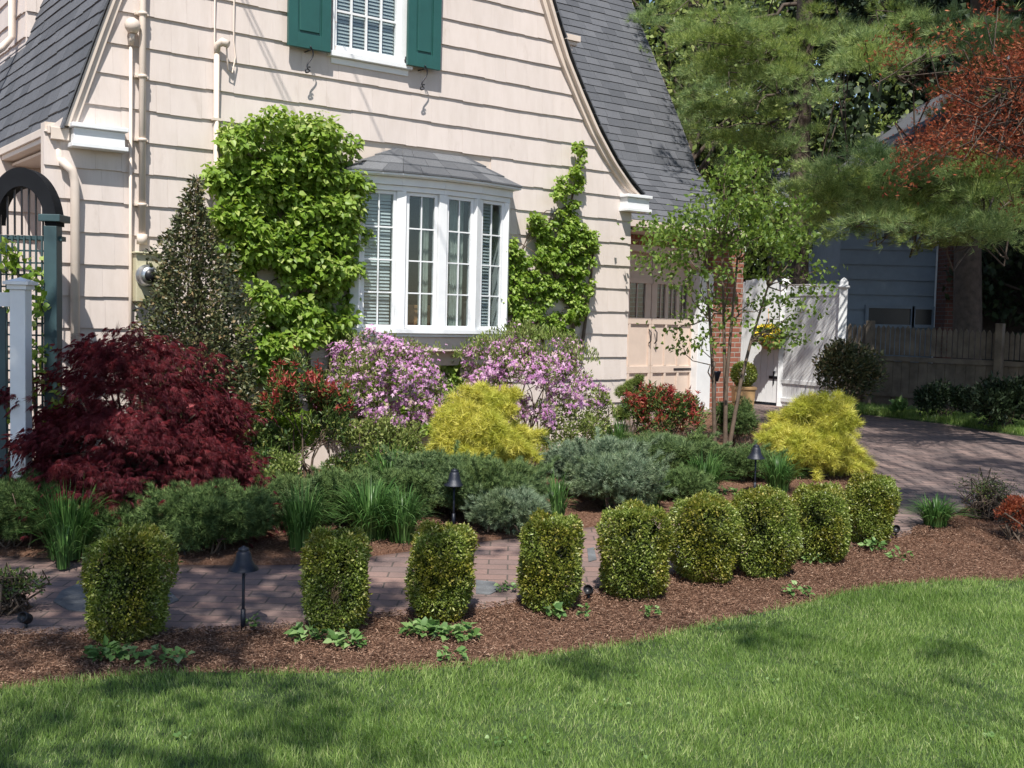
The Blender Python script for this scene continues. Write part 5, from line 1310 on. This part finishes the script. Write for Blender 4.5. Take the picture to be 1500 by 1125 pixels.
shrub('red_azalea', 'small shrub with orange-red leaves at the right edge of the mulch', 'shrub', 1486, 728, 62, 7.7, 1300, .028, .014, T_leaf, M_redtree, 24, .05, .9)
shrub('twiggy_shrub', 'loose twiggy shrub with olive leaves overhanging the path at the left edge', 'shrub', 5, 838, 150, 5.5, 900, .022, .012, T_leaf, M_pier, 60, .05, .6, ns=46, shell=.3, zlo=.3)
# climber on the arbor
cA = at(30, 380, 7.72); n = 420; t = thing('arbor_vine', 'light green leafy climber hanging on the teal lattice arbor', 'vine', tuple(at(30,600,7.6)))
blb = [at(*q, 7.68) for q in ((12,365),(18,385),(44,405),(40,455),(8,440),(52,440),(6,600),(60,560),(55,520),(90,590),(84,620))]; kk = rng.integers(0, len(blb), n)
cloud('foliage', np.array([tuple(blb[i]) for i in kk]) + rng.normal(size=(n,3))*.05, rng.normal(size=(n,3))+np.array([0,-.6,-.4]), .05, .04, T_heart, M_vine, t)
mb = MB(); mb.tube([at(55,640,7.72), at(48,560,7.70), at(40,460,7.70), at(20,380,7.70)], [.012,.01,.008,.004], 6); mb.build('stem', M_twig, t)

# ---- topiary in a terracotta box, hanging basket, metal cup on a stake
TY = 15.2
c = at(1088, 592, TY); tp = thing('potted_topiary', 'clipped green ball in a terracotta box planter against the brick pier', 'planter', (c.x, TY, .27))
w2 = 12/F*TY*1.25; zt_ = at(1088, 567, TY).z; M_terra = plain('terracotta', (.45,.28,.13), .8, .2, 0, .3)
mb = MB(); mb.hexa([(c.x-w2*.8,TY-w2*.8,.27),(c.x+w2*.8,TY-w2*.8,.27),(c.x+w2*.8,TY+w2*.8,.27),(c.x-w2*.8,TY+w2*.8,.27),(c.x-w2,TY-w2,zt_-.03),(c.x+w2,TY-w2,zt_-.03),(c.x+w2,TY+w2,zt_-.03),(c.x-w2,TY+w2,zt_-.03)]); mb.box(c.x-w2-.015,c.x+w2+.015,TY-w2-.015,TY+w2+.015,zt_-.029,zt_+.01); mb.build('pot', M_terra, tp, .004)
n = 2600; b = rnd(n); r_ = 17/F*TY; zc = at(1088, 548, TY).z; cloud('foliage', b*r_*rng.uniform(.85,1.05,(n,1)) + np.array([c.x,TY,zc]), b+rng.normal(size=(n,3))*.6, .035, .022, T_leaf, M_box, tp)
HY = 17.2; c = at(1128, 494, HY); hb = thing('hanging_basket', 'basket of yellow flowers hung on the white gate', 'flower basket', tuple(c))
mb = MB(); mb.lathe(c-Vector((0,0,.12)), [(0,-.08),(.10,-.06),(.16,.02),(.18,.08),(.17,.08),(0,.05)], 20); mb.tube([c+Vector((0,.1,.0)), c+Vector((0,.18,.45))], .006, 5); mb.build('basket', M_wood, hb)
n = 420; cloud('foliage', ball(n)*np.array([.26,.2,.2])+np.array(c), rnd(n)+np.array([0,-.2,.2]), .08, .05, T_leaf, M_tree, hb); n = 60; b = rnd(n); b[:,1] = -np.abs(b[:,1]); cloud('blossom', b*np.array([.2,.2,.15])+np.array(c)+np.array([-.06,-.02,.05]), rng.normal(size=(n,3)), .05, .05, T_flower, M_yflow, hb)
c = G(1049, 650); c = at(1049, 545, 11.0); cs_ = thing('garden_torch', 'dark metal cup on a thin stake among the stems of the young tree', 'garden ornament', (c.x, 11.0, .2)); mb = MB(); mb.lathe(c, [(.0,-.10),(.025,-.09),(.05,.0),(.052,.01),(.045,.01),(.02,-.07),(0,-.08)], 16); mb.build('cup', M_lamp, cs_); mb = MB(); mb.tube([Vector((c.x,11.0,.1)), c-Vector((0,0,.1))], .007, 6); mb.build('stake', M_lamp, cs_)

# ================================================================== TREES
def limb(mb, a, b, r0, r1, wob=.1, n=6, sag=0.):
    a, b = Vector(a), Vector(b); L = (b-a).length
    pts = [a.lerp(b, i/n) + (Vector(tuple(rng.normal(size=3)))*wob*L*.12 if 0 < i < n else Vector()) + Vector((0,0,-sag*L*math.sin(math.pi*i/n))) for i in range(n+1)]
    mb.tube(pts, [r0+(r1-r0)*i/n for i in range(n+1)], 7, False); return pts
# young multi-stem tree before the garage
def young():
    Y = 11.0; b0 = at(1062, 652, Y); b0.z = float(g(0,Y))-.02; t = thing('young_tree', 'slender multi-stemmed young tree with fresh leaves in front of the garage', 'tree', tuple(b0))
    mb = MB(); ends = []
    st_ = [((1048,652),(1045,560),(1040,470),(1035,380),(1030,300)), ((1062,655),(1064,560),(1072,470),(1080,380),(1085,260)), ((1066,640),(1085,560),(1100,500),(1125,420),(1140,330)), ((1064,655),(1062,560),(1060,460),(1058,360),(1062,240))]
    ST = []
    for k, s in enumerate(st_):
        pts_ = [at(x, y, Y+(k-1.5)*.12*(i/4)) for i, (x, y) in enumerate(s)]; pts_[0].z = float(g(0,Y))-.03; mb.tube(pts_, [.024,.019,.015,.010,.005], 8, False); ST.append(pts_)
    cl = [(945,380),(965,350),(1000,345),(975,400),(990,330),(1000,375),(1020,350),(1015,310),(1040,290),(1035,330),(1060,260),(1050,350),(1075,300),(1085,250),(1100,270),(1095,320),(1110,345),(1130,300),(1125,340),(1150,330),(1160,370),(1145,400),(1180,420),(1205,420),(1165,440),(1120,400),(1100,380),(1075,360),(1070,400),(1050,395),(1025,400),(1045,430),(1030,440),(1015,460),(1040,480),(1000,505),(985,480),(1060,450),(1105,440),(1130,440),(1145,470),(1185,455),(1160,480),(1090,470),(1170,300),(1080,230),(1060,310),(1115,240),(1170,345),(1200,395),(970,380),(955,330),(1005,420),(1135,500),(1170,495),(1030,500),(1060,330),(1085,340),(1110,310),(1090,290),(1140,360),(1040,360)]
    C = []
    for x, y in cl:
        e = at(x, y, Y + rng.normal()*.3); s = ST[rng.integers(0, len(ST))]; a = min((q for s_ in ST for q in s_[1:4]), key=lambda q: (q-e).length + (0 if q.z < e.z+.1 else 1)); limb(mb, a, e, .008, .003, .5, 5); C.append(e)
    mb.build('trunk', M_twig, t)
    C = np.array([tuple(c) for c in C]); n = 5600; dens = np.array([2.6 if y < 380 else 1 for x, y in cl]); k = rng.choice(len(C), n, p=dens/dens.sum())
    p = C[k] + rng.normal(size=(n,3))*np.array([.10,.11,.055]); cloud('foliage', p, rng.normal(size=(n,3))*.7+np.array([0,0,-.5]),   .058*rng.uniform(.6,1.2,n), .038*rng.uniform(.7,1.2,n), T_leaf, M_tree, t)
young()
# white pines
def pine(label, base, top_z, blobs, extra, r0=.2, mscale=1.0, spread=3.2):
    base = Vector(base); t = thing('pine_tree', label, 'tree', tuple(base), 'tall white pines behind the driveway'); mb = MB(); top = base + Vector((-.1, .2, top_z))
    trunk = limb(mb, base - Vector((0,0,.2)), top, r0, r0*.3, .02, 8); cs = []
    for (px, py, rx, ry, Y, n) in blobs:
        for i in range(max(3, int(n*.62))):
            e = at(px+rng.normal()*rx*.5, py+rng.normal()*ry*.5, Y+rng.normal()*.5); cs.append(e)
    for (x, y, z, rx, ry, rz, n) in extra:  # unseen boughs above the view, placed to shade fence and neighbour house
        for i in range(n): u = rnd(1)[0]*rng.random()**.4; cs.append(Vector((x+u[0]*rx, y+u[1]*ry, z+u[2]*rz)))
    groups = {}
    for i, e in enumerate(cs): groups.setdefault(i//7, []).append(e)
    for gq in groups.values():
        c_ = sum(gq, Vector())/len(gq); f = min(max((c_.z - base.z + .6)/top_z, .1), .97); a = base.lerp(top, f); m_ = a.lerp(c_, .55) + Vector((0,0,-.15)); limb(mb, a, m_, .04, .02, .3, 4)
        for e in gq: limb(mb, m_, e, .016, .005, .6, 4)
    mb.build('trunk', M_bark, t)
    P_, A_x = [], []
    for e in cs:
        hz = Vector((e.x-base.x, e.y-base.y, .1)); hz.normalize() if hz.length else None; nT = int(62*mscale); 
        th = math.atan2(hz.y, hz.x) + rng.uniform(-1.3, 1.3, 6); fd = np.stack([np.cos(th), np.sin(th), rng.uniform(-.12,.22,6)], -1); fl = rng.uniform(.3,.62,6)
        kf = rng.integers(0, 6, nT); tt = rng.random((nT,1))**.8; u = rng.normal(size=(nT,3))*np.array([.045,.045,.03]); q = np.array(e) + fd[kf]*tt*fl[kf][:,None] + u; q[:,2] -= .10*tt[:,0]**2
        a = fd[kf]*.75 + u*5 + np.array([0,0,.5]) + rng.normal(size=(nT,3))*.2; P_.append(q); A_x.append(a)
    P_ = np.concatenate(P_); A_x = np.concatenate(A_x); n = len(P_)
    cloud('foliage', P_, A_x, rng.uniform(.10,.17,n), rng.uniform(.10,.17,n), T_pine, M_pine, t)
pine('dark-trunked pine standing left of the white shed, its trunk behind the gate post', at(1165, 590, 19.5)[:2] + (.2,) if False else (at(1166,470,18.7).x, 18.7, .2), 15,
     [(1000,20,50,50,18,10),(1080,60,80,60,16.5,44),(1140,110,70,50,17,30),(1050,130,60,50,18,22),(1090,190,70,36,18,18),(1120,205,50,18,17.5,16),(1020,190,30,40,20,8),(1190,40,50,40,18.5,18),(1110,240,40,16,18.5,8),(1200,262,50,18,18,10),(1222,335,50,22,18.2,12)],
     [(6.2,18.5,9.5,3.2,3.0,2.6,90),(8.2,15.5,8.5,2.0,2.2,1.8,60)], .21)
pine('broad pine whose low boughs hang before the neighbour house', (at(1420,470,18.5).x, 18.5, .2), 14,
     [(1290,75,50,40,15,26),(1340,40,70,40,16,24),(1230,270,70,30,13.5,26),(1300,250,60,30,13.5,24),(1275,305,60,24,13.4,18),(1360,322,60,24,13.0,20),(1450,335,60,30,12.8,18),(1370,250,70,28,13,26),(1440,250,60,40,13,22),(1330,275,90,24,14,22),(1470,60,50,50,15,20),(1490,320,40,40,14,10),(1410,100,60,50,16,18),(1440,285,60,30,15,14)],
     [(9.0,14.8,8.2,3.2,3.2,2.0,140),(11,15,6.5,2.5,3,2,50),(10.3,12.2,8.4,3.2,1.8,1.2,80)], .26)
# reddish tree at the right
def redtree():
    Y = 10.8; b0 = Vector((at(1640,470,Y).x, Y, .25)); t = thing('red_leaved_tree', 'tree with sparse rusty red leaves reaching in from the right edge', 'tree', tuple(b0)); mb = MB()
    top = b0 + Vector((-.2,.2,4.4)); tr = limb(mb, b0-Vector((0,0,.1)), top, .13, .05, .1, 6); C = []
    poly = [(1500,40),(1470,70),(1440,75),(1420,100),(1395,110),(1370,140),(1375,170),(1345,190),(1320,215),(1360,215),(1400,215),(1440,235),(1500,235),(1560,240),(1560,40)]
    X = rng.uniform(1300,1560,900); Yp = rng.uniform(30,250,900); ok = inpoly(X, Yp, poly); X, Yp = X[ok][:120], Yp[ok][:120]
    for x, y in list(zip(X, Yp)) + [(1450,10),(1330,60),(1310,70),(1400,55),(1325,215),(1330,245),(1300,80),(1460,15),(1385,62),(1320,258),(1485,300),(1375,230)]: C.append(at(x, y, Y+rng.normal()*.4))
    for i in range(0, len(C), 6):
        gq = C[i:i+6]; c_ = sum(gq, Vector())/len(gq); a = b0.lerp(top, rng.uniform(.55,.95)); m_ = a.lerp(c_, .6); limb(mb, a, m_, .035, .015, .4, 5)
        for e in gq: limb(mb, m_, e, .010, .003, .8, 4)
    for k in range(3): limb(mb, top, top+Vector((rng.uniform(-1,1),rng.uniform(-1,1),2)), .04, .01)
    mb.build('trunk', M_bark, t); C = np.array([tuple(c) for c in C]); n = 7500; k = rng.integers(0, len(C), n)
    cloud('foliage', C[k]+rng.normal(size=(n,3))*.09, rng.normal(size=(n,3))+np.array([0,0,-.5]), .05*rng.uniform(.6,1.2,n), .035, T_maple, M_redtree, t)
redtree()
# broadleaved trees further back
def btree(label, x, y, hgt, r, m, n, L, nc=90, group='broadleaved trees behind the houses', name='broadleaf_tree', zc=.55, zs=.45, trunk=.2, rcf=.16):
    b = Vector((x, y, .2)); t = thing(name, label, 'tree', tuple(b), group); mb = MB(); top = b + Vector((0,0,hgt*.8)); limb(mb, b, top, trunk, trunk*.3, .05, 6)
    u = rnd(nc)*(.45+.55*rng.random((nc,1))); cc = u*np.array([r,r,hgt*zs]) + np.array([x,y,hgt*zc])
    for c_ in cc[::3]: a = b.lerp(top, min(.95, max(.2, (c_[2]-.6)/hgt*.9))); limb(mb, a, Vector(tuple(c_)), .05, .012, .4, 4)
    mb.build('trunk', M_bark, t); k = rng.integers(0, nc, n); p = cc[k] + rnd(n)*(rng.random((n,1))**.4)*r*rcf*1.6
    cloud('foliage', p, rng.normal(size=(n,3))+np.array([0,0,-.3]), L*rng.uniform(.6,1.3,n), L*.7*rng.uniform(.7,1.2,n), T_leaf, m, t)
def bx_(px, Y): return at(px, 470, Y).x
btree('sunlit spring green tree seen just right of the main roof edge', bx_(1005,24), 24, 10.5, 2.6, M_lime, 9000, .15)
btree('dark tree filling the gap behind the garage roof', bx_(900,30), 30, 17, 5, M_shadeleaf, 15000, .26)
btree('dark tree behind the left pine', bx_(1120,29), 29, 16, 4.6, M_shadeleaf, 15000, .26)
btree('dark tree behind the white shed', bx_(1230,33), 33, 13, 4.6, M_shadeleaf, 13000, .28)
btree('yellow green tree glimpsed beside the neighbour roof', bx_(1240,27), 27, 8.2, 2.2, M_lime, 6000, .14)
btree('dark tree behind the neighbour house', bx_(1400,34), 34, 15, 5.5, M_shadeleaf, 15000, .3)
btree('dark tree beyond the right end of the fence', bx_(1560,27), 27, 15, 5.5, M_shadeleaf, 15000, .28)
btree('dark tree at the far right edge behind the fence', bx_(1600,19), 19.5, 8, 2.2, M_shadeleaf, 9000, .16, zc=.5)
btree('dark tree beyond the left side of the house', -14, 22, 12, 4.5, M_shadeleaf, 11000, .28)
# shade trees on the viewer's side of the lawn: only their shade enters the picture
def shade(label, x, y, blobs, L=.12, per=130):
    b = Vector((x, y, 0)); t = thing('shade_tree', label, 'tree', tuple(b), 'shade trees behind the viewpoint'); mb = MB(); top = b+Vector((0,0,8.5)); limb(mb, b, top, .28, .08, .05, 6); P_ = []
    for (cx_, cy_, cz_, rr) in blobs:
        limb(mb, b.lerp(top, min(.95,(cz_-1.5)/8.5)), Vector((cx_,cy_,cz_)), .022, .006, .3, 5); nn_ = int(per*(rr/.4)**2); P_.append(np.array([cx_,cy_,cz_]) + rng.normal(size=(nn_,3))*np.array([rr,rr,rr*.5])*.55)
    P_ = np.concatenate(P_); mb.build('trunk', M_bark, t); n = len(P_); cloud('foliage', P_, rng.normal(size=(n,3)), L*rng.uniform(.6,1.3,n), L*.7, T_leaf, M_shadeleaf, t)
SH = Vector((.02, .63, -1.0))               # the way shadows fall per metre of height
def over(gx, gy, z): return (gx - SH.x*z, gy - SH.y*z, z)     # a branch at height z that shades ground point gx, gy
bl_ = []
for i in range(185):
    gx, gy = rng.uniform(-5.5, -.2), rng.uniform(3.6, 8.9)
    if gy > 7.4 and gx > -2.8: continue
    # denser towards the left, thinning to the right
    if rng.random() > np.interp(gx + .25*(gy-5), [-3.2,-2.0,-1.0,0], [1,.8,.3,.08]) * (1 if gy > 5 else .15): continue
    bl_.append((*over(gx, gy, rng.uniform(7.2,8.6)), rng.uniform(.28,.5)))
shade('tall tree standing behind the viewpoint on the left, shading the path and maple', -4.5, -3.5, bl_)
bl_ = []
for i in range(16): gx, gy = rng.uniform(-3, 5.0), rng.uniform(2.4, 3.7)**1.0; bl_.append((*over(gx, gy, rng.uniform(7.5,9.5)), rng.uniform(.18,.42)))
for i in range(16): gx, gy = rng.uniform(-1, 5.0), rng.uniform(4, 6.8); bl_.append((*over(gx, gy, rng.uniform(7.5,9.5)), rng.uniform(.12,.26)))
for i in range(190): gx, gy = rng.uniform(2.9, 10), rng.choice([rng.uniform(7.2, 11.6), rng.uniform(14.4, 16)]); bl_.append((*over(gx, gy, rng.uniform(9.5,11.5)), rng.uniform(.14,.36)))
shade('tall tree standing behind the viewpoint on the right, dappling the lawn and driveway', 4.5, -3.5, bl_)
bl_ = []
for i in range(620):  # unseen canopy added to darken the fence and neighbour house
    gx, gy = rng.uniform(5.9, 14), rng.uniform(16.5, 24.5); bl_.append((*over(gx, gy, rng.uniform(8.5,10.5)), rng.uniform(.35,.6)))
shade('unseen tree added beyond the right edge to shade the picket fence and neighbour house', 11.5, 11.5, bl_, .16, 110)
SKYS = .10; SUNE = 4.0; EXPOSURE = .78
# ------------------------------------------------------------------ light
w = bpy.data.worlds.new('World'); scene.world = w; w.use_nodes = True; nt = w.node_tree
sky = nt.nodes.new('ShaderNodeTexSky'); sky.sky_type = 'NISHITA'; sky.sun_disc = False
el = math.asin(SUN.z); az = math.atan2(SUN.x, SUN.y)
sky.sun_elevation = el; sky.sun_rotation = az; sky.altitude = 100; sky.air_density = 1.0; sky.dust_density = .6
nt.links.new(sky.outputs[0], nt.nodes['Background'].inputs[0]); nt.nodes['Background'].inputs[1].default_value = SKYS
l = bpy.data.lights.new('sun', 'SUN'); l.energy = SUNE; l.angle = R(.53); l.color = (1, .955, .88)
lo = bpy.data.objects.new('sun', l); col.objects.link(lo)
lo.rotation_euler = Vector(SUN).to_track_quat('Z', 'Y').to_euler()
scene.view_settings.view_transform = 'Standard'; scene.view_settings.look = 'None'; scene.view_settings.exposure = EXPOSURE; scene.view_settings.gamma = 1
scene.render.engine = 'CYCLES'; scene.cycles.max_bounces = 6; scene.cycles.transparent_max_bounces = 12
